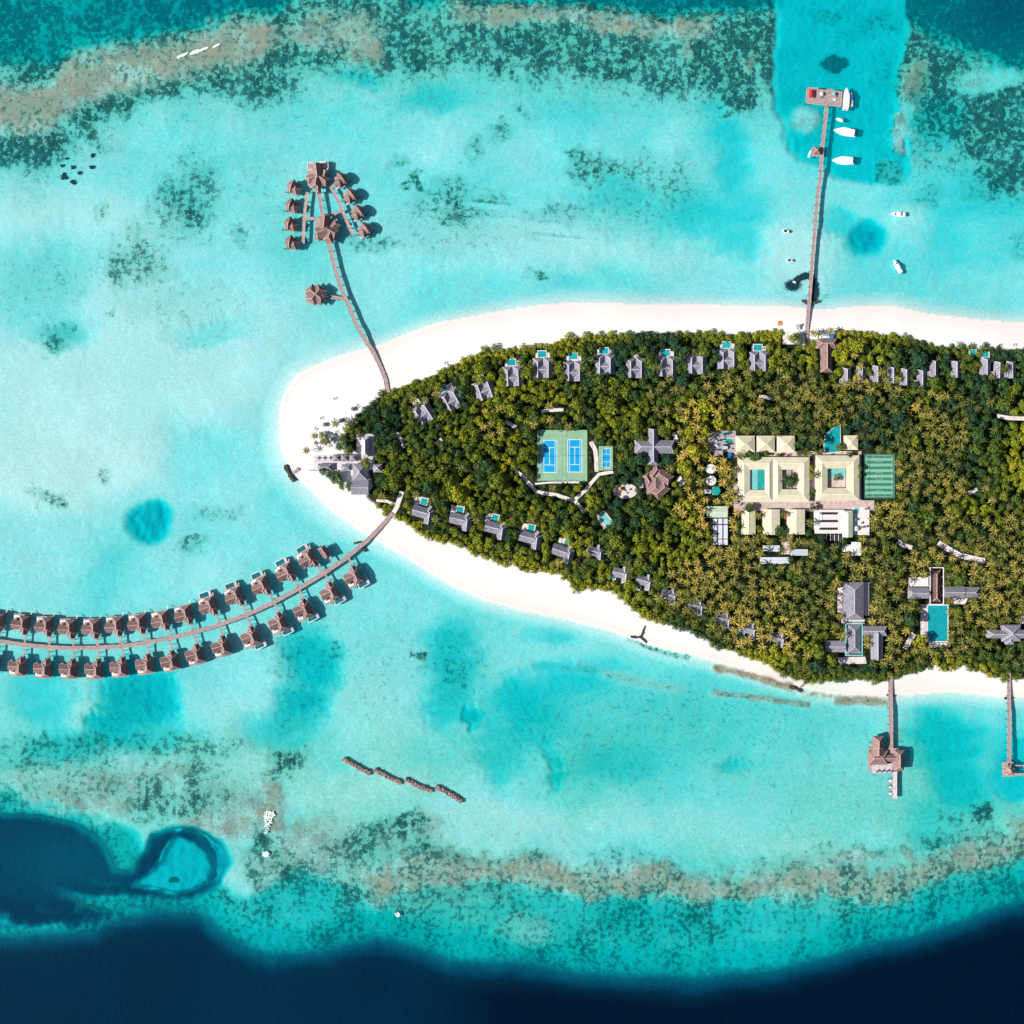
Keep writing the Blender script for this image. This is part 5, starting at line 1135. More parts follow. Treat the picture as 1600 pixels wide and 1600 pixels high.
    for i, (px, py, m, lab) in enumerate([(1337.5, 826, 'white', 'round white parasol low on the cafe terrace'), (1344.5, 817.5, 'white', 'square white parasol in the middle of the cafe terrace'), (1353, 795, 'grey', 'grey parasol at the top right of the cafe terrace'), (1337.5, 812, 'grey', 'grey parasol at the left edge of the cafe terrace'), (1352, 823, 'grey', 'grey parasol at the lower right of the cafe terrace'), (1346, 824, 'grey', 'grey parasol beside the round white parasol on the cafe terrace')]):
        t = thing('parasol', lab, 'parasol', (*P(px, py, 4)[:2], GZ + .4)); MB().cyl(0, 0, 2.0 if i == 0 else 1.3, 2.3, 2.9, 12 if i == 0 else 4, .1).build('canopy', m, t); MB().cyl(0, 0, .06, 0, 2.4, 6).build('pole', 'post', t)
    bld('flat_roofed_kitchen', 'stepped white flat roofed kitchen below the dining terrace', 'building', 1330, 858, [(1316, 851, 1336, 862, 'h', 3.6, .5, 0, 0), (1330, 847, 1345, 868, 'v', 3.8, .5, 0, 0)], None, 'white', 'cream_ridge')
    # water tanks, plant and sheds on the left of the village
    pr = None
    for i, (px, py) in enumerate([(1111, 732.5), (1111.6, 751)]):
        lab = ['upper', 'lower'][i] + ' of the two round white water tanks left of the cream buildings'; loc = (*P(px, py, 5)[:2], GZ)
        if pr is None:
            pr = thing('water_tank', lab, 'water tank', loc, 0, 'round white water tanks'); a = MB().cyl(0, 0, 3.6, 0, 4.4, 28); b = MB().cyl(0, 0, 3.7, 4.4, 5.3, 28, .3); h_ = MB().cyl(.9, .5, .4, 5, 5.5, 10)
            rr_ = MB(); [rr_.beam((.3 * math.cos(j * PI / 6), .3 * math.sin(j * PI / 6), 5.28), (3.7 * math.cos(j * PI / 6), 3.7 * math.sin(j * PI / 6), 4.42), .12, .1) for j in range(12)]
            A = b.build('tank_roof', 'white', pr); hh = h_.build('hatch', 'lgrey', A); rb = rr_.build('roof_ribs', 'solar', A); KIDS[A] = [hh, rb]; note(pr, a.build('tank_wall', 'white_wall', pr), A)
        else: dup(pr, loc, 0, lab)
    clear(1111, 742, 20, 38)
    t = thing('green_tank', 'green hexagonal tank below the two round white tanks', 'water tank', (*P(1118.5, 767, 4)[:2], GZ)); MB().cyl(0, 0, 3.7, 0, 3.4, 6).build('tank_wall', 'mint', t); MB().cyl(0, 0, 3.8, 3.4, 3.7, 6).build('tank_roof', 'pool_green', t); clear(1118, 767, 17, 15)
    bld('plant_shed', 'small white flat shed left of the green hexagonal tank', 'shed', 1105.5, 768, [(1100.5, 765, 1111, 771, 'h', 2.8, .4, 0, 0)], None, 'white', 'cream_ridge')
    bld('laundry_building', 'pale green roofed building above the long white panel roofs, left of the cream blocks', 'building', 1120, 800, [(1104, 791, 1136.5, 808.5, 'h', 4, 1.4, 0, 0)], None, 'mint', 'cream_ridge')
    t = thing('greenhouse', 'long white roof divided by dark gaps into panels below the pale green roof', 'greenhouse', (*P(1125.5, 831, 4)[:2], GZ)); MB().box(0, 0, 11.4, 21.4, 0, 2.6).build('dark_frame', 'dark', t); p = MB()
    for cx_ in (-4.1, -.05, 4.1):
        for y_, l_ in ((8.2, 4.2), (0, 10.6), (-8, 4.2)): p.box(cx_, y_, 3.2, l_, 2.7, 2.95)
    p.build('roof_panels', 'solar', t); clear(1125.5, 830, 25, 45); land('the long white panel roof', 1125, 830)
    t = thing('service_yard', 'cluttered service yard with small tanks left of the three cream pyramids', 'yard', (*P(1128, 690, 2)[:2], GZ)); MB().box(0, 0, 22, 17, -.1, .16).build('concrete_floor', 'lgrey', t); clear(1128, 692, 36, 30)
    rr = random.Random(3); p, q_, u_ = MB(), MB(), MB()
    for k in range(26): (p, q_, u_)[k % 3].box(rr.uniform(-9, 9), rr.uniform(-7, 7), rr.uniform(.6, 2.6), rr.uniform(.5, 2.0), .1, rr.uniform(.7, 2.6), rr.uniform(-.3, .3))
    p.build('white_crates', 'solar', t); q_.build('dark_machinery', 'dark', t); u_.build('blue_machinery', 'pool_deep', t); poolmb(t, 5.6, .6, 7, 4.4, 0, .5, 'pool_green', 0, .5)
    bld('yard_shed', 'grey flat shed at the lower edge of the service yard', 'shed', 1122.5, 707, [(1117, 703.5, 1129.5, 712, 'h', 3, .6, 0, 0)], None, 'lgrey', 'solar')
    t = thing('dome_tank', 'bright blue domed tank at the lower right of the service yard', 'tank', (*P(1141, 711.5, 3)[:2], GZ)); MB().cyl(0, 0, 2.0, 0, 1.8, 14).build('tank_wall', 'blue', t); MB().cyl(0, 0, 2.0, 1.8, 2.6, 14, .5).build('tank_roof', 'blue', t); clear(1141, 711, 9, 9)
    for i, (x0, y0, x1, y1, lab) in enumerate([(1192, 852, 1218, 862, 'upper panel roofed shed below the cream gabled blocks'), (1188, 870.5, 1233, 881, 'lower wide panel roofed shed below the cream gabled blocks'), (1236, 858, 1262, 868, 'panel roofed shed half hidden by palms right of the other sheds')]):
        t = thing('panel_roofed_shed', lab, 'shed', (*P((x0 + x1) / 2, (y0 + y1) / 2, 3)[:2], GZ)); W, L = (x1 - x0) / 2, (y1 - y0) / 2
        MB().box(0, 0, W, L, 0, 2.8).build('wall', 'white_wall', t); p = MB(); n_ = int(W / 1.7); [p.box(-W / 2 + W * (k + .5) / n_, s * L / 4, W / n_ - .25, L / 2 - .2, 2.8, 3.0) for k in range(n_) for s in (-1, 1)]; p.build('roof_panels', 'solar', t); clear((x0 + x1) / 2, (y0 + y1) / 2, (x1 - x0) * .9, (y1 - y0))
    slab('brick_yard', 'small pinkish yard between the panel roofed sheds', 'paving', [(1221, 846), (1234, 846), (1234, 866), (1221, 866)], GZ + .12, 'paving', kind='structure', clearit=True)
    # ---- star shaped spa roof and kids club
    bld('cross_roofed_hall', 'grey cross shaped roof with four gabled arms right of the padel court', 'hall', 1019, 697,
        [(991, 688, 1053, 709, 'h', 4.4, 4.6, 5, 3), (1011.5, 670, 1028.5, 727, 'v', 4.4, 4.6, 3.4, 1)], [(996, 692, 1050, 705), (1014, 674, 1026, 723)], pad=-3); land('the grey cross shaped roof', 1019, 697)
    t, cv = bld('faceted_clubhouse', 'pinkish brown clubhouse of several joined faceted roofs below the grey cross roof', 'clubhouse', 1025, 754, [(1010, 742, 1036, 772, 'v', 4.2, 3.2, 5, 3)], None, 'thatch', 'ridge', clearit=False)
    rf, rd = MB(), MB()
    for a, b, w, l, rot in ((6, 4, 10, 13, 1.0), (3.6, -6, 9, 13, 2.3), (-6.5, 2, 8, 10, .5), (-1, 8, 7, 11, 2.5)): roof(rf, rd, a, b, w, l, 4.4, 3.4, rot, 3, 1.5, .45)
    r = rf.build('wing_roof', 'thatch', t); rd.build('ridge_cap', 'ridge', r); clear(1027, 755, 44, 34, 0)
    rf = MB(); roof(rf, None, -11, .4, 6, 9, 4.4, 2.6, .2, 0, 3); rf.build('entrance_roof', 'slate', t); land('the faceted clubhouse', 1027, 755)
    t = thing('playground', 'round sandy playground with an orange climbing frame left of the clubhouse', 'playground', (*P(977, 767, GZ)[:2], GZ)); MB().add([(9.5 * math.cos(a * PI / 12), 6 * math.sin(a * PI / 12), .14) for a in range(24)], [tuple(range(24))]).build('sand_floor', 'coping', t)
    f = MB().box(-4, 1.6, 2.8, 2.4, 1.6, 1.8); [f.cyl(-4 + x, 1.6 + y, .1, 0, 3, 5) for x in (-1.3, 1.3) for y in (-1.1, 1.1)]; roof(f, None, -4, 1.6, 2.6, 2.6, 2.6, 1.1, .3, 1.2, 1.2, th=.08); f.build('climbing_frame', 'orange', t); MB().box(-1, .5, 3.4, .8, .1, .9, -.5).build('slide', 'blue', t); MB().box(4, 1.2, 1.6, 1.2, .1, .8, .4).box(1.6, -1.5, 1.2, 1.2, .1, .7).build('play_blocks', 'dark', t); clear(977, 768, 32, 20)
    t = thing('swimming_pool', 'small slanted turquoise pool in the forest below the padel court', 'pool', (*P(945.5, 811, GZ)[:2], GZ), R(-52)); poolmb(t, 0, 0, 12.5, 7.4, -.2, .4, 'pool_pale', 0, .7); clear(945, 811, 15, 20, -40)
    slab('pool_lane', 'grey strip of deck beside the small slanted forest pool', 'paving', [(933, 810), (939, 807), (949, 824), (944, 828)], GZ + .15, 'lgrey', kind='structure'); clear(941, 818, 8, 16, -30)
    # ---- sandy paths in the forest
    path('winding sandy path below the tennis courts', [(806, 737), (818, 744), (827, 756), (838, 768), (852, 771), (868, 773), (886, 779), (899, 783), (907, 793), (914, 801)], 2.8)
    path('sandy path climbing from the fork towards the padel court', [(898, 781), (916, 765), (925, 753), (936, 741), (958, 737)], 2.6)
    path('sandy strip between the tennis and padel courts', [(923, 690), (930, 703), (932, 720), (932, 737)], 3.4); clear(930, 700, 14, 14)
    path('short pale sandy path below the tennis courts edge', [(836, 756), (860, 754), (905, 753.5)], 1.4)
    path('pale sandy clearing in the trees above the tennis courts', [(846, 643), (858, 641), (880, 640)], 2.6)
    path('sandy lane in the forest at the right picture edge', [(1558, 650), (1575, 653), (1620, 655)], 3.2)
    path('sandy lane in the forest above the long pool building', [(1466, 848), (1482, 858), (1500, 868), (1540, 877)], 4.2)
    path('pale lane leading from the curved boardwalk into the forest', [(612, 806), (620, 792), (626, 774), (628, 768)], 3.6)
    path('pale lane joining the beach restaurant to the curved boardwalk', [(588, 782), (604, 783), (620, 790)], 2.2)
    path('dim sandy path in the palms right of centre', [(1186, 619), (1196, 620), (1208, 624)], 2.4); path('dim sandy path in the palms below the football pitch', [(1403, 846), (1412, 852), (1425, 856)], 3.4)
    path('pale lane in the palms left of the long pool building', [(1414, 1014), (1420, 1002), (1428, 990)], 4.0)
    path('grey clearing in the far right forest', [(1512, 771), (1520, 768), (1527, 764)], 2.6); path('narrow path gap beside the first north villa', [(621, 676), (628, 690), (631, 700)], 2.4); path('sandy gap between trees in the left forest', [(680, 694), (690, 686)], 2.6); path('sandy gap in the upper left palm stand', [(790, 658), (806, 668)], 2.8)
    path('sandy clearing above the arrival jetty foot', [(1232, 518), (1232, 538)], 9, m='path')
    path('pale gap right of the cross shaped roof', [(1052, 676), (1058, 690)], 3); path('pale gap right of the clubhouse', [(1060, 745), (1066, 758)], 4)
    # ---- beach restaurant at the western tip
    t = thing('restaurant_deck', 'long pale deck of the beach restaurant at the western tip', 'deck', (*P(527, 723, 1)[:2], GZ - .35)); MB().box(0, 0, 72 / 2, 23 / 2, 0, .5).build('boards', 'pale_deck', t); MB().box(22, 8.5, 14, 28, .0, .504).build('side_boards', 'pale_deck', t); clear(527, 723, 76, 27); clear(570, 706, 26, 52)
    bld('beach_restaurant_hall', 'long pale pink ridged roof standing upright at the right of the restaurant deck', 'building', 570.5, 698.5, [(565, 683, 576.5, 714, 'v', 3.6, 2.4, 3, 3)], None, 'pale_deck', 'coping'); land('the beach restaurant', 570, 700)
    pr = None
    for i, px in enumerate((526, 538.7, 552)):
        lab = '%s of three small pyramid canopies on the restaurant deck' % ['leftmost', 'middle', 'rightmost'][i]; loc = (*P(px, 715.3, 4)[:2], GZ + .15)
        if pr is None:
            pr = thing('pyramid_canopy', lab, 'canopy', loc, 0, 'pyramid canopies on the beach restaurant deck'); rf, rd = MB(), MB(); roof(rf, rd, 0, 0, 6.0, 5.2, 2.6, 2.4, 0, 2.6, 2.6, .3); A = rf.build('roof', 'slate', pr); c = rd.build('ridge_cap', 'ridge', A); KIDS[A] = [c]
            s = PB(); [s.cyl(x, y, .1, 0, 2.7, 5) for x in (-2.6, 2.6) for y in (-2.3, 2.3)]; note(pr, A, s.build('post', 'post', pr))
        else: dup(pr, loc, 0, lab)
    bld('bar_building', 'low grey hip roof below the left end of the restaurant deck', 'building', 507, 730, [(496, 724.5, 518.5, 735.5, 'h', 3.2, 2.2, 2.6, 2.6)], None)
    bld('small_kitchen', 'small grey hip roof right of the low bar roof', 'building', 540.5, 730.5, [(533, 725.5, 548, 736, 'h', 3.2, 2.0, 2.4, 2.4)], None)
    bld('restaurant_main_hall', 'large grey pyramid roof at the lower right of the restaurant deck', 'building', 562.5, 737.5, [(551, 724.5, 574, 750.5, 'v', 3.6, 4.2, 6.0, 6.0)], None)
    bld('restaurant_store', 'wide grey gabled roof below the large pyramid roof', 'building', 562.5, 762, [(549, 750.8, 576, 773, 'h', 3.4, 3.0, 0, 0)], None)
    bld('tree_pavilion', 'small star ridged grey pavilion among trees right of the beach restaurant', 'pavilion', 590, 731.5, [(583.5, 725, 597, 738, 'v', 3.4, 2.6, 3.2, 3.2)], None)
    pr = None
    for k in range(3):
        lab = '%s dark dining table set from the left on the restaurant deck' % ORD[k + 1]; loc = (*P(498.5 + 9 * k, 715.5, 2)[:2], GZ + .15)
        if pr is None:
            pr = thing('dining_set', lab, 'table', loc, 0, 'dining sets on the beach restaurant deck'); c = MB(); [c.box(1.25 * math.cos(a * PI / 2), 1.25 * math.sin(a * PI / 2), .55, .55, 0, .5) for a in range(4)]
            note(pr, MB().cyl(0, 0, .75, .68, .76, 10).cyl(0, 0, .1, 0, .68, 6).build('table_top', 'dark', pr), c.build('chairs', 'dark', pr))
        else: dup(pr, loc, 0, lab)
    t = thing('trellis_wall', 'thin dark timber wall running seaward from the restaurant bar', 'wall', (*P(490, 735, 1)[:2], .9)); MB().box(0, 0, 6.5, .35, 0, 1.1).build('boards', 'post', t)
    # ---- north boat house
    bld('boathouse', 'large pinkish brown T shaped roof beside the foot of the arrival jetty', 'building', 1290.5, 554, [(1275, 529.5, 1306.5, 545, 'h', 4.2, 3.6, 3.6, 3.6), (1281, 531, 1300, 582, 'v', 4.2, 3.9, 3.5, 3.5)], None, 'thatch', 'ridge'); land('the brown T shaped boathouse', 1290, 554)
    # ---- main pool complex in the south east
    t, cv = bld('pool_pavilion', 'long dark roof inside a pale rectangular frame above the large swimming pool', 'building', 1462.5, 915.5, [(1456, 891, 1469.5, 940, 'v', 2.6, 2.6, 3, 3)], None, 'dark_thatch', 'ridge', clearit=False); clear(1462, 915, 26, 62)
    MB().box(0, 0, 10.4, 28, -.1, .6).build('dark_floor', 'dark', t); f = MB()
    for s in (-1, 1): f.box(s * 5.2, 0, .7, 29, 4.6, 5.0); f.box(0, s * 14.3, 9.7, .7, 4.6, 5.0); [f.cyl(s * 5.2, -14 + 7 * k, .2, 0, 4.6, 6) for k in range(5)]
    f.build('frame', 'coping', t)
    bld('pool_wing', 'grey roofed wing left of the framed pool pavilion', 'building', 1435, 926.5, [(1418, 918, 1450, 935, 'h', 3.8, 3.2, 3, 0)], None); bld('pool_wing', 'grey roofed wing right of the framed pool pavilion', 'building', 1490.5, 925, [(1475, 916, 1506, 934.5, 'h', 3.8, 3.3, 0, 0)], None)
    bld('end_pavilion', 'short grey hip roof at the far right end of the pool wings', 'building', 1518.5, 925, [(1507.5, 917, 1530, 934, 'h', 3.8, 3.2, 0, 4)], None)
    t = thing('swimming_pool', 'large rectangular turquoise swimming pool in the lower right palm forest', 'pool', (*P(1465, 974, GZ)[:2], GZ)); poolmb(t, 0, 0, 17, 29.5, -.2, .35, 'pool_aqua', 0, .8); MB().box(-11, 2, 4.6, 26, -.1, .3).build('pool_deck', 'pale_deck', t); MB().box(1.5, -17, 16, 3.6, -.1, .3).build('lower_deck', 'coping', t); clear(1464, 974, 34, 62); clear(1443, 965, 10, 46); land('the large swimming pool', 1465, 974)
    pr = None
    for k in range(7):
        loc = (*P(1442.5, 950 + 6.6 * k, GZ)[:2], GZ + .3); lab = '%s pool lounger from the top on the left deck of the large pool' % ORD[k + 1]
        if pr is None: pr = thing('pool_lounger', lab, 'lounger', loc, PI / 2, 'loungers beside the large swimming pool'); note(pr, MB().box(0, -.3, .8, 1.5, .2, .38).build('seat', 'white', pr), MB().box(0, .8, .8, .7, .25, .6).build('backrest', 'white', pr))
        else: dup(pr, loc, PI / 2, lab)
    slab('sand_terrace', 'white sand terrace left of the framed pool pavilion', 'terrace', [(1420, 902), (1451, 902), (1451, 918), (1419, 918)], GZ + .12, 'coping', kind='structure', clearit=True)
    slab('sand_terrace', 'white sand terrace below the right pool wing', 'terrace', [(1490, 935), (1512, 935), (1508, 944), (1490, 944)], GZ + .12, 'path', kind='structure', clearit=True)
    # restaurant complex left of it
    bld('lounge_hall', 'long grey hip roof standing upright, top of the lower right lounge complex', 'building', 1332.5, 938.5, [(1317, 909.5, 1348.5, 968.5, 'v', 4.6, 4.2, 6, 6)], None, decks=[(1310, 918, 1318, 958), (1349, 910, 1359, 962), (1316, 968, 1352, 975)], deckm='coping'); land('the upright grey lounge roof', 1332, 938)
    t, cv = bld('framed_hall', 'grey hip roof inside a pale blue frame below the upright lounge roof', 'building', 1333.5, 999, [(1324, 976, 1345, 1019.5, 'v', 2.8, 3.0, 4.5, 4.5)], None, clearit=False); clear(1333, 999, 28, 54)
    MB().box(0, 0, 12.6, 24, -.1, .5).build('pool_floor', 'lgrey', t); f = MB()
    for s in (-1, 1): f.box(s * 6.4, 0, .8, 25.4, 4.2, 4.6); f.box(0, s * 12.3, 12, .8, 4.2, 4.6); [f.cyl(s * 6.4, -12 + 6 * k, .2, 0, 4.2, 6) for k in range(5)]
    f.build('frame', 'pool_pale', t)
    bld('T_roofed_wing'.lower(), 'grey T shaped roof right of the blue framed hall', 'building', 1367, 1002, [(1348, 978, 1385, 993.5, 'h', 3.8, 3.2, 0, 3), (1360.5, 988, 1379, 1031, 'v', 3.8, 3.6, 0, 0)], None)
    bld('side_wing', 'low grey gabled wing left of the blue framed hall', 'building', 1305, 1010, [(1289.5, 1001, 1320, 1019, 'h', 3.6, 2.6, 0, 0)], None)
    slab('sand_terrace', 'sandy terrace below the blue framed hall', 'terrace', [(1308, 1027), (1352, 1026), (1354, 1037), (1312, 1038)], GZ + .12, 'path', kind='structure', clearit=True)
    bld('cross_roofed_villa', 'grey cross roofed villa cut by the right picture edge', 'villa', 1578, 989, [(1540, 984, 1610, 997, 'h', 4, 3.2, 5, 0), (1564, 976, 1594, 1002, 'v', 4, 4.2, 6, 6), (1570, 994, 1584, 1007, 'v', 3.6, 2.2, 3, 0)], None); land('the cross roofed villa', 1578, 989)
    bld('forest_cottage', 'small grey roof deep in the right hand forest', 'cottage', 1599, 968, [(1596, 962, 1606, 974, 'v', 3.6, 2.6, 1, 1)], None)

# ------------------------------------------------------------------ beach furniture
def beach_things():
    pr = None; sand = .9
    for i, (px, py, lab) in enumerate([(551.6, 639, 'upper left thatched umbrella above the western trees'), (568.5, 638.5, 'thatched umbrella touching the tree edge, upper right of the tip group'), (507.4, 663.4, 'lone thatched umbrella on open sand with a round shadow, western tip'), (532.2, 657, 'thatched umbrella right of the small palm at the western tip'), (551, 656.3, 'thatched umbrella in the gap between the tip tree and the forest')]):
        loc = (*P(px, py, 3)[:2], sand)
        if pr is None:
            pr = thing('beach_umbrella', lab, 'umbrella', loc, 0, 'thatched beach umbrellas at the western tip'); A = MB().cyl(0, 0, 1.8, 2.1, 3.1, 14, .08).build('thatched_canopy', 'grey', pr)
            note(pr, A, MB().cyl(0, 0, .09, 0, 2.4, 7).build('pole', 'post', pr))
        else: dup(pr, loc, 0, lab)
    pr = None; g = 'pairs of beach loungers'
    spots = [(524, 623, 20, 'alone on the sand above the umbrellas'), (503, 653.5, 15, 'above the lone umbrella'), (494, 670.4, -25, 'left of the lone umbrella'), (494.6, 681.5, 90, 'left of the dark bush'), (559.5, 634.5, -40, 'between the two upper umbrellas'), (526.5, 675, 10, 'right of the olive bush top'), (538.5, 655, 0, 'beside the umbrella next to the small palm'), (520, 687, 0, 'right of the olive bush'), (516.5, 697, 20, 'above the restaurant deck'), (887.5, 522, 25, 'on the north beach above the sixth villa'), (697, 567.5, 10, 'on the north beach above the third villa'), (1497.5, 535.5, 0, 'first of the upper right beach line'), (1519.5, 537, 0, 'second of the upper right beach line'), (1539.5, 539, 0, 'third of the upper right beach line'), (1563, 539.5, 0, 'fourth of the upper right beach line'), (1586, 539, 0, 'last of the upper right beach line'), (672, 843.5, 0, 'on the south beach below the first villa'), (838, 894, 15, 'on the south beach below the fifth villa'), (930, 917, 10, 'at the hedge gap of the south beach')]
    for i, (px, py, a, lab) in enumerate(spots):
        for s, nm in ((-1, 'left'), (1, 'right')):
            lb = '%s lounger of the grey pair %s' % (nm, lab)
            dx, dy = 1.9 * s * math.cos(R(a)), -1.9 * s * math.sin(R(a)); loc = (*P(px + dx, py + dy, 1)[:2], sand)
            if pr is None:
                pr = thing('sun_lounger', lb, 'lounger', loc, R(a), g); note(pr, MB().box(0, -.3, 1.0, 1.5, .2, .4).build('seat', 'lgrey', pr), MB().box(0, .8, 1.0, .8, .25, .7).build('backrest', 'lgrey', pr))
            else: dup(pr, loc, R(a), lb)
    t = thing('kayak_rack', 'orange kayak stack on the north beach left of the arrival jetty', 'kayaks', (*P(1218.8, 505.3, 1)[:2], sand)); 
    for k in range(3): MB().prism([(-1.3 + k * 1.1 - .4, -1.6), (-1.3 + k * 1.1 + .4, -1.6), (-1.3 + k * 1.1 + .45, 0), (-1.3 + k * 1.1 + .1, 1.9), (-1.3 + k * 1.1 - .1, 1.9), (-1.3 + k * 1.1 - .45, 0)], .2, .6).build('kayak', 'orange', t)
    MB().box(-.2, 0, 3.6, .3, 0, .2).build('rack_bar', 'post', t)
    t = thing('shade_sail', 'grey kite shaped shade sail on the sand left of the arrival jetty foot', 'sail', (*P(1248, 511.5, 3)[:2], sand)); MB().prism([(-2.3, 2.0), (1.9, 2.8), (.6, .2), (.2, -2.4), (-1.2, -1.9)], 2.6, 2.68).build('cloth', 'lgrey', t); s = PB(); [s.cyl(x, y, .07, 0, 2.7, 5) for x, y in ((-2.2, 1.9), (1.8, 2.7), (.1, -2.3))]; s.build('pole', 'post', t)
    t = thing('tarpaulin', 'bright blue crumpled tarpaulin above the brown boathouse roof', 'tarpaulin', (*P(1297.5, 525, 2)[:2], sand)); MB().prism([(-2.6, .6), (-1.2, 1.4), (.2, .8), (1.6, 1.9), (2.8, .2), (2.0, -1.3), (.2, -1.6), (-1.6, -.8)], .8, 1.3).build('sheet', 'blue', t); MB().prism([(-2.7, -.2), (-1.4, .5), (-.8, -.6)], 1.3, 1.5).build('folded_sheet', 'white', t); clear(1297, 525, 12, 8)
    t = thing('beach_cabana', 'small grey square canopy on the south beach below the first large villa', 'canopy', (*P(671.5, 843, 3)[:2], sand)); MB().box(0, 0, 3.0, 2.6, 2.2, 2.4, .3).build('canopy', 'lgrey', t); s = PB(); [s.cyl(x, y, .07, 0, 2.2, 5) for x in (-1.2, 1.2) for y in (-1, 1)]; s.build('post', 'post', t)
    # mooring floats
    for i, (px, py) in enumerate([(1288.5, 455), (1288, 460), (1286, 462), (1291.5, 461), (1289.5, 465)]):
        o = MB().cyl(0, 0, .3, -.2, .35, 10, .15).build('swim_float', 'dark'); o.location = (*P(px, py)[:2], 0); tag(o, '%s dark float of the group of five right of the arrival jetty foot' % ['topmost', 'central', 'leftmost', 'rightmost', 'bottom'][i], 'float', 'swim floats right of the arrival jetty')
# ------------------------------------------------------------------ trees
def np_mesh(name, V, F4, tone, m):
    me = bpy.data.meshes.new(name); nv, nf = len(V), len(F4)
    me.vertices.add(nv); me.vertices.foreach_set('co', V.astype(np.float32).ravel())
    me.loops.add(nf * 4); me.loops.foreach_set('vertex_index', F4.astype(np.int32).ravel())
    me.polygons.add(nf); me.polygons.foreach_set('loop_start', np.arange(0, nf * 4, 4, dtype=np.int32)); me.polygons.foreach_set('loop_total', np.full(nf, 4, np.int32))
    a = me.attributes.new('tone', 'FLOAT', 'POINT'); a.data.foreach_set('value', np.asarray(tone, np.float32))
    me.update(); me.materials.append(m); return me

def broad_crown(seed, lobes=9, leaves=46, flat=.75, wide=1.0):
    """leaf quads over the surface and inside of several lumpy lobes; unit: crown radius about 3.6 m, base of crown at z = 4"""
    g = np.random.default_rng(seed); Vs = []; T = []; ex, ey = g.uniform(.85, 1.2), g.uniform(.85, 1.2)
    if lobes == 9: lobes = int(g.integers(6, 13)); flat = g.uniform(.62, .95)
    cs = [(0, 0, 6.6, 1.9)]
    for i in range(lobes):
        a = 2 * PI * i / lobes + g.uniform(-.3, .3); d = g.uniform(1.1, 2.9); cs.append((d * math.cos(a) * ex, d * math.sin(a) * ey, 7.0 - .5 * d + g.uniform(-.9, .5), g.uniform(1.0, 1.7)))
    for cx, cy, cz, r in cs:
        n = int(leaves * (r / 1.4) ** 2)
        d = g.normal(size=(n, 3)); d[:, 2] = np.abs(d[:, 2]) * 1.0 - .35; d /= np.linalg.norm(d, axis=1)[:, None]
        rad = r * g.uniform(.72, 1.08, n); p = np.stack([cx + d[:, 0] * rad, cy + d[:, 1] * rad, cz + d[:, 2] * rad * flat], 1)
        nn = d + g.normal(size=(n, 3)) * .38; nn /= np.linalg.norm(nn, axis=1)[:, None]
        t = np.cross(nn, g.normal(size=(n, 3))); t /= np.linalg.norm(t, axis=1)[:, None]; b = np.cross(nn, t)
        s = g.uniform(.30, .55, n)[:, None]; w = s * g.uniform(.6, 1.0, n)[:, None]
        Vs.append(np.stack([p - t * s, p - b * w, p + t * s, p + b * w], 1).reshape(-1, 3)); T.append(np.repeat(g.uniform(-.10, .10, n) + g.uniform(-.06, .06), 4))
    V = np.concatenate(Vs); T = np.concatenate(T); return V, np.arange(len(V)).reshape(-1, 4), T

def palm_crown(seed, n=14):
    g = np.random.default_rng(seed); V = []; F = []; T = []
    for i in range(n):
        a = 2 * PI * i * .382 * 1.0 + g.uniform(-.15, .15); up = .75 - .95 * (i / n) + g.uniform(-.12, .12); L = g.uniform(4.2, 5.6); seg = 6
        ca, sa = math.cos(a), math.sin(a); pr = 0.15; pz = 9.3; ang = up; tn = g.uniform(-.12, .12); st = L / seg; o = len(V); tw = g.uniform(-.25, .25)
        for k in range(seg + 1):
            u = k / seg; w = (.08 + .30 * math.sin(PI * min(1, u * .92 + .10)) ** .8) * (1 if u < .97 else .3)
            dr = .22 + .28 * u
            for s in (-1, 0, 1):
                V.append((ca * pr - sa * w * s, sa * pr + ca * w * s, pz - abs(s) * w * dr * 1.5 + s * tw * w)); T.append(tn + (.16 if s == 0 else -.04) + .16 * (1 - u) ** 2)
            pr += st * math.cos(ang); pz += st * math.sin(ang); ang -= .22 + .05 * k
        for k in range(seg):
            b = o + 3 * k
            F += [(b, b + 1, b + 4, b + 3), (b + 1, b + 2, b + 5, b + 4)]
    # crown shaft and coconuts
    o = len(V)
    for zz, r in ((8.6, .22), (9.6, .38)):
        for k in range(4): V.append((r * math.cos(k * PI / 2), r * math.sin(k * PI / 2), zz)); T.append(.15)
    for k in range(4): F.append((o + k, o + (k + 1) % 4, o + 4 + (k + 1) % 4, o + 4 + k))
    return np.array(V), np.array(F), np.array(T)

def shrub_crown(seed):
    V, F, T = broad_crown(seed, 7, 40, .8); V = V.copy(); V[:, 2] = (V[:, 2] - 4.2) * .62; V[:, :2] *= .8; return V, F, T

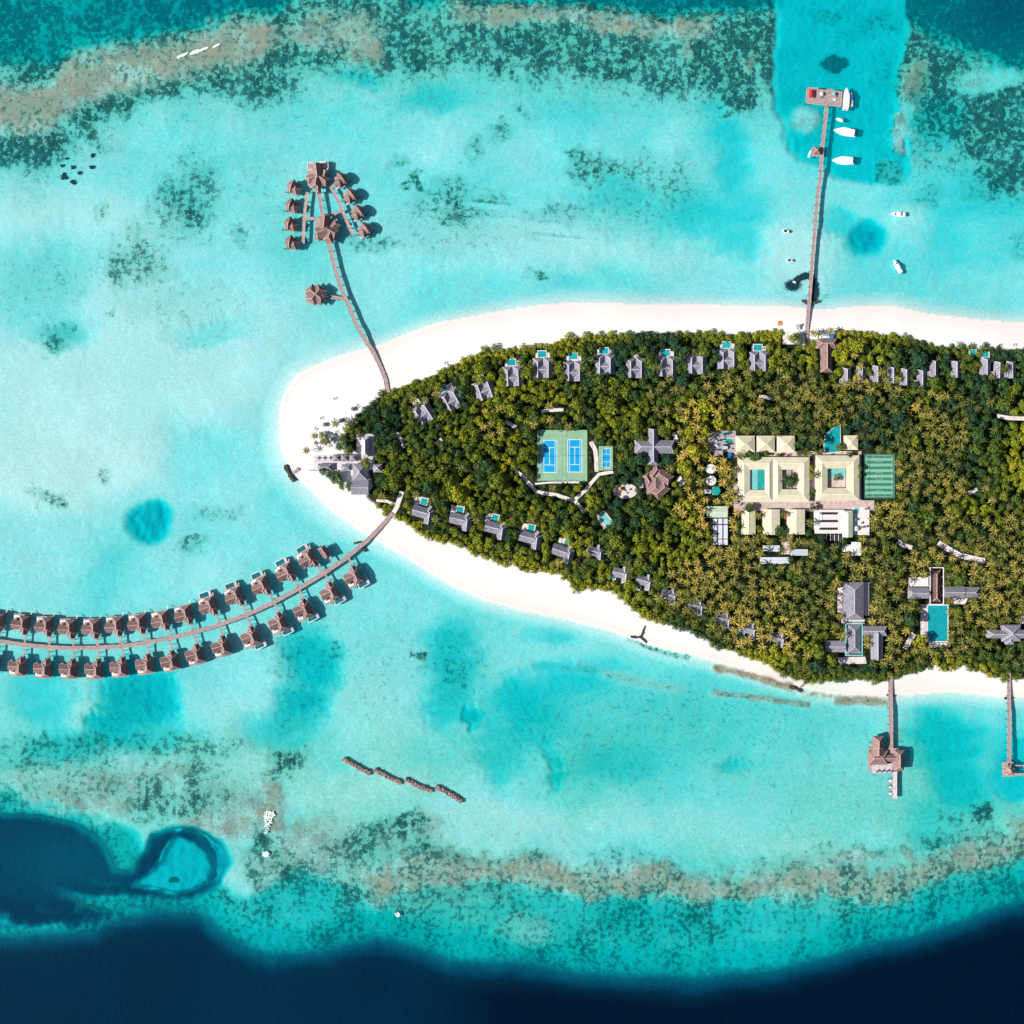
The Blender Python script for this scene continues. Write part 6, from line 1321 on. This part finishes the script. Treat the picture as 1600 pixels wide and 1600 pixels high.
def trunk_mb(kind, seed):
    rr = random.Random(seed); mb = MB()
    def limb(a, b, r0, r1, n=6):
        a, b = Vector(a), Vector(b); d = (b - a).normalized(); s = d.orthogonal().normalized(); t = d.cross(s); vs = []
        for p, r in ((a, r0), (b, r1)): vs += [p + (s * math.cos(2 * PI * k / n) + t * math.sin(2 * PI * k / n)) * r for k in range(n)]
        mb.add(vs, [(i, (i + 1) % n, n + (i + 1) % n, n + i) for i in range(n)])
    if kind == 'palm':
        dx, dy = rr.uniform(-.3, .3), rr.uniform(-.3, .3)
        limb((dx, dy, -.4), (dx * .3, dy * .3, 4.5), .26, .18); limb((dx * .3, dy * .3, 4.5), (0, 0, 9.2), .18, .14)
    elif kind == 'shrub':
        for k in range(4): a = k * 1.6; limb((0, 0, -.2), (math.cos(a) * .8, math.sin(a) * .8, 1.3), .1, .05, 5)
    else:
        limb((0, 0, -.4), (.1, 0, 3.6), .34, .22)
        for k in range(4): a = k * 1.6 + rr.random(); limb((.1, 0, 3.4), (math.cos(a) * 2, math.sin(a) * 2, 6.2), .18, .07, 5)
    return mb

def jit(kind, x, y):
    return float(fbm(np.array([x * 1.0]), np.array([y * 1.0]), 110 if kind else 40, 301 if kind else 311, 3)[0])

def forest():
    veg = VEG; g = np.random.default_rng(77)
    # --- candidate points on a jittered lattice, biggest distance rules by dart throwing
    cl = np.array(CLEAR)
    def blocked(px, py, r):
        rot = np.radians(cl[:, 4]); dx, dy = px - cl[:, 0], py - cl[:, 1]
        lx = dx * np.cos(rot) - dy * np.sin(rot); ly = dx * np.sin(rot) + dy * np.cos(rot)
        qx = np.maximum(np.abs(lx) - cl[:, 2], 0); qy = np.maximum(np.abs(ly) - cl[:, 3], 0)
        if (np.hypot(qx, qy) < r).any(): return True
        for pts, w in PATHS:
            if min(p[0] for p in pts) - 12 < px < max(p[0] for p in pts) + 12 and min(p[1] for p in pts) - 12 < py < max(p[1] for p in pts) + 12:
                if float(dpoly(pts, np.array([px]), np.array([py]))[0]) < r * 1.25 + w * 1.0: return True
        return False
    pts = []; grid = {}
    def far(px, py, d, k, s=1.0):
        gi, gj = int(px // 16), int(py // 16)
        for a in (-1, 0, 1):
            for b in (-1, 0, 1):
                for q in grid.get((gi + a, gj + b), ()):
                    if math.hypot(q[0] - px, q[1] - py) < d * (q[3] + (s if k == 0 else 1 if k != 2 else .8)) / 2: return False
        return True
    N = 45000
    X = g.uniform(478, 1660, N); Y = g.uniform(500, 1080, N); ins = inpoly(veg, X, Y); ed = dpoly(veg, X, Y, True)
    palmy_c = [(1000, 900, 60, 60, .15), (1150, 630, 130, 45, .5), (1240, 640, 90, 55, .85), (1140, 780, 70, 90, .9), (1180, 930, 130, 80, 1.0), (1440, 730, 70, 110, .9), (1420, 640, 130, 30, .5), (1290, 850, 110, 60, .9), (1400, 900, 60, 90, .95), (1450, 860, 140, 60, .9), (1560, 920, 80, 70, .9), (1350, 640, 80, 60, .8), (1430, 1000, 110, 50, .85), (1560, 1000, 70, 50, .5), (880, 655, 50, 16, .5), (790, 660, 60, 20, .35), (1250, 1030, 90, 40, .35), (1090, 620, 60, 40, .35), (1560, 830, 60, 60, .35), (1080, 700, 40, 50, .3)]
    extra = [(491.5, 681, 3, .8), (508, 690, 3, .9), (524, 661, 3, 1.0), (478.5, 704, 3, .85), (1271, 521, 3, .9), (1279.5, 521.5, 3, .9), (1298, 517, 3, .8), (1222, 860, 3, 1)]
    for px, py, k, s in extra: q = (px, py, 1, s, 0); pts.append(q); grid.setdefault((int(px // 16), int(py // 16)), []).append(q)
    for px, py, s, tn in [(507, 684, 1.0, .62), (512, 689, .8, .6), (503, 678, .6, .55), (494.5, 692, .55, .12), (546, 668, 1.3, .62), (553, 664, 1.0, .35), (560, 672, 1.0, .5), (536, 692, 1.1, .35), (530, 698, .9, .2), (542, 705, 1.1, .55), (534, 683, .9, .6), (548, 702, .9, .25), (1228, 748, 1.1, .3), (1237, 752, 1.1, .25), (1240, 744, .9, .3), (1232, 756, .9, .3),
                          (1184, 711, 1.1, .3), (1178, 716, .9, .4), (1196, 708, .8, .5), (1171, 709, .8, .3), (1306, 747, .8, .45), (1221, 828, 1.1, .2), (1215, 832, .8, .3), (1170, 793, 1.0, .3), (571, 722, 1.15, .6), (1269, 793, .9, .1), (1313, 698, 1.0, .45), (1318, 846, 1, .3),
                          (505, 737, .8, .2), (513, 741, .9, .3), (520, 744, 1.0, .2), (527, 742, 1.0, .3), (530, 750, 1.0, .4), (533, 758, .8, .5), (523, 751, .8, .6), (535, 763, .6, .7), (548, 757, .7, .3), (546, 765, .5, .4), (1240, 512 + 17, 1.1, .5), (1246, 524, .9, .45), (1250, 536, 1, .3)]:
        q = (px, py, 0, s, tn); pts.append(q); grid.setdefault((int(px // 16), int(py // 16)), []).append(q)
    # clipped beach hedge shrubs along the shore side of the vegetation
    n = len(veg); per = []
    for i in range(2, n - 3):
        (x0, y0), (x1, y1) = veg[i], veg[i + 1]; L = math.hypot(x1 - x0, y1 - y0); 
        for k in range(int(L // 2.5)): per.append((x0 + (x1 - x0) * k * 2.5 / L, y0 + (y1 - y0) * k * 2.5 / L, -(y1 - y0) / L, (x1 - x0) / L))
    for px, py, nx, ny in per:
        for ins_d in (g.uniform(-1, 4) + 7 * (float(fbm(np.array([px]), np.array([py]), 22, 401, 2)[0]) - .45), g.uniform(4, 12)):
            s = g.uniform(.8, 1.5); sg = 1 if inpoly(veg, np.array([px + nx * 8]), np.array([py + ny * 8]))[0] else -1; qx, qy = px + sg * nx * ins_d, py + sg * ny * ins_d
            if qx > 1630 or (536 < qx < 590 and 660 < qy < 785): continue
            if not blocked(qx, qy, 2.5) and far(qx, qy, 8.2 * s, 2):
                q = (qx, qy, 2, s, 0); pts.append(q); grid.setdefault((int(qx // 16), int(qy // 16)), []).append(q)
    for ci, (px, py, i_, e) in enumerate(zip(X, Y, ins, ed)):
        if not i_ or e < 8: continue
        pp = .05
        for cx, cy, rx, ry, v in palmy_c:
            r_ = math.hypot((px - cx) / rx, (py - cy) / ry)
            if r_ < 1.25: pp = max(pp, v * min(1, (1.25 - r_) * 3))
        k = 1 if g.random() < pp * .92 else 0
        s = float(np.clip(math.exp(g.normal(-.04, .22) + (.38 if ci < 700 else 0)), .62, 1.75)) if k == 0 else float(np.clip(g.normal(1.0, .10), .78, 1.25))
        d = 9.8 if k == 0 else 10.4
        if blocked(px, py, (4.6 if k == 0 else 3.4) * s): continue
        if not far(px, py, d, k, s): continue
        q = (px, py, k, s, 0); pts.append(q); grid.setdefault((int(px // 16), int(py // 16)), []).append(q)
    leaf = leafmat('broad_leaves', [(0, (0.022, 0.072, 0.048)), (.3, (0.06, 0.13, 0.03)), (.55, (0.165, 0.20, 0.02)), (.8, (0.29, 0.33, 0.02)), (1, (0.44, 0.39, 0.03))])
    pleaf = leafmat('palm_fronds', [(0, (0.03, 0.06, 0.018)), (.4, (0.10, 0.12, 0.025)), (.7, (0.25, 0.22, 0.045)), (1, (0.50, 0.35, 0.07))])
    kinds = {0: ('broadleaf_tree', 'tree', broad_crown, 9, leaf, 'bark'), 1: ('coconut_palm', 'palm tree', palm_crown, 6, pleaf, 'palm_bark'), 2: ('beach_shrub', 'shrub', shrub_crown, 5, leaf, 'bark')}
    groupn = {0: 'broadleaf trees of the island forest', 1: 'coconut palms of the island forest', 2: 'shrubs along the edge of the beach'}
    TONES = [.08, .24, .40, .55, .72, .88]
    lands = LAND
    used = set()
    hrs = ['three', 'two', 'one', 'twelve', 'eleven', 'ten', 'nine', 'eight', 'seven', 'six', 'five', 'four']
    info = []
    for kk, (nm, cat, fn, nv, m, bk) in kinds.items():
        P_ = [p for p in pts if p[2] == kk]
        base = [fn(100 * kk + v) for v in range(nv)]
        trm = []
        for v in range(3): 
            mb = trunk_mb({0: 'tree', 1: 'palm', 2: 'shrub'}[kk], v); me = bpy.data.meshes.new('trunk'); me.from_pydata(mb.v, [], mb.f); me.materials.append(M[bk]); trm.append(me)
        var = {}
        def tone(p):
            if p[4]: return p[4]
            nz = jit(1, p[0], p[1]); b_ = jit(0, p[0], p[1])
            t = .44 + (nz - .5) * 1.1 + (b_ - .5) * .9 + (random.random() - .5) * .30
            if kk == 2: t += .22
            if kk == 0:
                t += .30 * math.exp(-((p[0] - 740) / 90) ** 2 - ((p[1] - 740) / 50) ** 2) + .12 * math.exp(-((p[0] - 830) / 120) ** 2 - ((p[1] - 790) / 40) ** 2) + .08 * ss(760, 600, p[0]) + .2 * math.exp(-((p[0] - 1590) / 30) ** 2 - ((p[1] - 720) / 60) ** 2)
            if kk == 1: t = .40 + (t - .42) * .75
            return min(.95, max(.03, t))
        P_ = [(p, tone(p)) for p in P_]
        P_.sort(key=lambda a: -a[0][3]); ind = P_[:300]; rest = P_[300:]; info.append((nm, len(P_)))
        for p, t in ind:
            v = random.randrange(nv); ti = min(range(6), key=lambda i: abs(TONES[i] - t)); key = (v, ti)
            if key not in var: V, F, T = base[v]; var[key] = np_mesh('crown', V, F, np.clip(T + TONES[ti], 0, 1), m)
            zc = 5.5 * p[3] if kk != 2 else 2
            if kk == 1: zc = 8 * p[3]
            loc = (*P(p[0], p[1], zc + GZ)[:2], GZ - .1)
            # description: look, distance and clock direction from the nearest building
            ds = sorted((math.hypot(p[0] - a, p[1] - b), n_, a, b) for n_, a, b in lands)
            look = [('dark green', 'deep green', 'olive green', 'yellow green', 'lime yellow', 'golden'), ('green', 'olive', 'olive tan', 'tan tinted', 'golden', 'orange tinted'), ('dark green', 'green', 'olive', 'yellow green', 'lime', 'golden')][kk][ti]
            word = ['broadleaf tree', 'palm', 'shrub'][kk]
            for d, n_, a, b in ds:
                hr = int(round(math.atan2(b - p[1], p[0] - a) / (PI / 6))) % 12; dist = max(1, round(d / 2))
                kky = (kk, n_, hr, dist)
                if kky not in used: used.add(kky); break
            lab = '%s %s %d metres at %s o\'clock from %s' % (look, word, dist, hrs[hr], n_)
            o = thing(nm, lab, cat, loc, random.uniform(0, 6.28), groupn[kk]); o.scale = (p[3],) * 3
            c = bpy.data.objects.new('crown', var[key]); COL.objects.link(c); c.parent = o
            c = bpy.data.objects.new('trunk', random.choice(trm)); COL.objects.link(c); c.parent = o
        if rest:
            VV, FF, TT = [], [], []; off = 0
            for p, t in rest:
                V, F, T = base[random.randrange(nv)]; a = random.uniform(0, 6.28); zc = (8 if kk == 1 else 5.5) * p[3]
                x, y, _ = P(p[0], p[1], zc + GZ); R_ = np.array([[math.cos(a), -math.sin(a), 0], [math.sin(a), math.cos(a), 0], [0, 0, 1]]) * p[3]
                VV.append(V @ R_.T + np.array([x, y, GZ - .1])); FF.append(F + off); TT.append(np.clip(T + t, 0, 1)); off += len(V)
            me = np_mesh('mass', np.concatenate(VV), np.concatenate(FF), np.concatenate(TT), m)
            o = bpy.data.objects.new({0: 'forest_canopy', 1: 'palm_grove', 2: 'shrubbery'}[kk], me); COL.objects.link(o)
            tag(o, {0: 'closed canopy of smaller broadleaf trees filling the island forest', 1: 'mass of smaller coconut palms filling the eastern forest', 2: 'continuous low shrubs edging the beach'}[kk], {0: 'forest', 1: 'palm forest', 2: 'shrubs'}[kk], kind='stuff')
            mb = MB()
            for p, t in rest:
                x, y, _ = P(p[0], p[1], 6); mb.cyl(x, y, .25 * p[3], GZ - .3, GZ + (9 if kk == 1 else 5) * p[3], 5, .15)
            c = mb.build('trunks', bk, o); c['kind'] = 'stuff'
    # fern and bush undergrowth below the canopy
    V0, F0, T0 = shrub_crown(900); keep = g.random(len(F0)) < .33; F0 = F0[keep]; V0 = V0[F0.ravel()]; T0 = T0[F0.ravel()]; F0 = np.arange(len(V0)).reshape(-1, 4)
    VV, FF, TT = [], [], []; off = 0
    for _ in range(5200):
        px, py = g.uniform(560, 1640), g.uniform(520, 1065)
        if not inpoly(veg, np.array([px]), np.array([py]))[0] or float(dpoly(veg, np.array([px]), np.array([py]), True)[0]) < 7 or blocked(px, py, 2.6): continue
        a = g.uniform(0, 6.28); s = g.uniform(.6, 1.1); x, y, _ = P(px, py, 2)
        R_ = np.array([[math.cos(a), -math.sin(a), 0], [math.sin(a), math.cos(a), 0], [0, 0, 1]]) * s
        VV.append(V0 @ R_.T + np.array([x, y, GZ - .2])); FF.append(F0 + off); TT.append(np.clip(T0 + g.uniform(.1, .5), 0, 1)); off += len(V0)
    me = np_mesh('undergrowth', np.concatenate(VV), np.concatenate(FF), np.concatenate(TT), leaf); o = bpy.data.objects.new('undergrowth', me); COL.objects.link(o)
    tag(o, 'dark fern and bush undergrowth below the trees', 'undergrowth', kind='stuff')
    print('TREES', info)

def check_labels():
    seen = {}
    for o in COL.objects:
        if o.parent is None and 'label' in o:
            n = len(o['label'].split())
            if n > 16 or n < 4: print('LABEL LEN', n, o['label'])
            seen.setdefault(o['label'], []).append(o.name)
    for k, v in seen.items():
        if len(v) > 1: print('DUP', k, v[:3])
# ------------------------------------------------------------------ light, sky, camera
def light_camera():
    w = bpy.data.worlds.new('World'); scene.world = w; w.use_nodes = True
    nt = w.node_tree; bg = nt.nodes['Background']
    sky = nt.nodes.new('ShaderNodeTexSky'); sky.sky_type = 'NISHITA'; sky.sun_disc = False
    el = R(40); d = Vector((-math.cos(el) * math.cos(R(11)), -math.cos(el) * math.sin(R(11)), math.sin(el)))   # towards the sun: west, a little south
    sky.sun_elevation = el; sky.sun_rotation = math.atan2(d.x, d.y)
    nt.links.new(sky.outputs[0], bg.inputs[0]); bg.inputs[1].default_value = .065
    s = bpy.data.lights.new('sun', 'SUN'); s.energy = 5.0; s.angle = R(.5); s.color = (1.0, .95, .88)
    so = bpy.data.objects.new('sun', s); COL.objects.link(so); so.location = d * 500
    so.rotation_euler = d.to_track_quat('Z', 'Y').to_euler()
    c = bpy.data.cameras.new('camera'); co = bpy.data.objects.new('camera', c); COL.objects.link(co)
    co.location = (0, 0, H); co.rotation_euler = (0, 0, 0)
    c.sensor_width = 36; c.angle = 2 * math.atan(400 / H); c.clip_start = 1; c.clip_end = 20000
    scene.camera = co
    scene.render.resolution_x = 1024; scene.render.resolution_y = 1024
    vs = scene.view_settings; vs.view_transform = 'Standard'; vs.look = 'None'; vs.exposure = EXPO; vs.gamma = 1
    scene.cycles.transparent_max_bounces = 12; scene.cycles.max_bounces = 6
EXPO = 0.27
mk()
make_ground()
water_places()
boats()
rocks()
island_villas()
island_places()
beach_things()
forest()
light_camera()
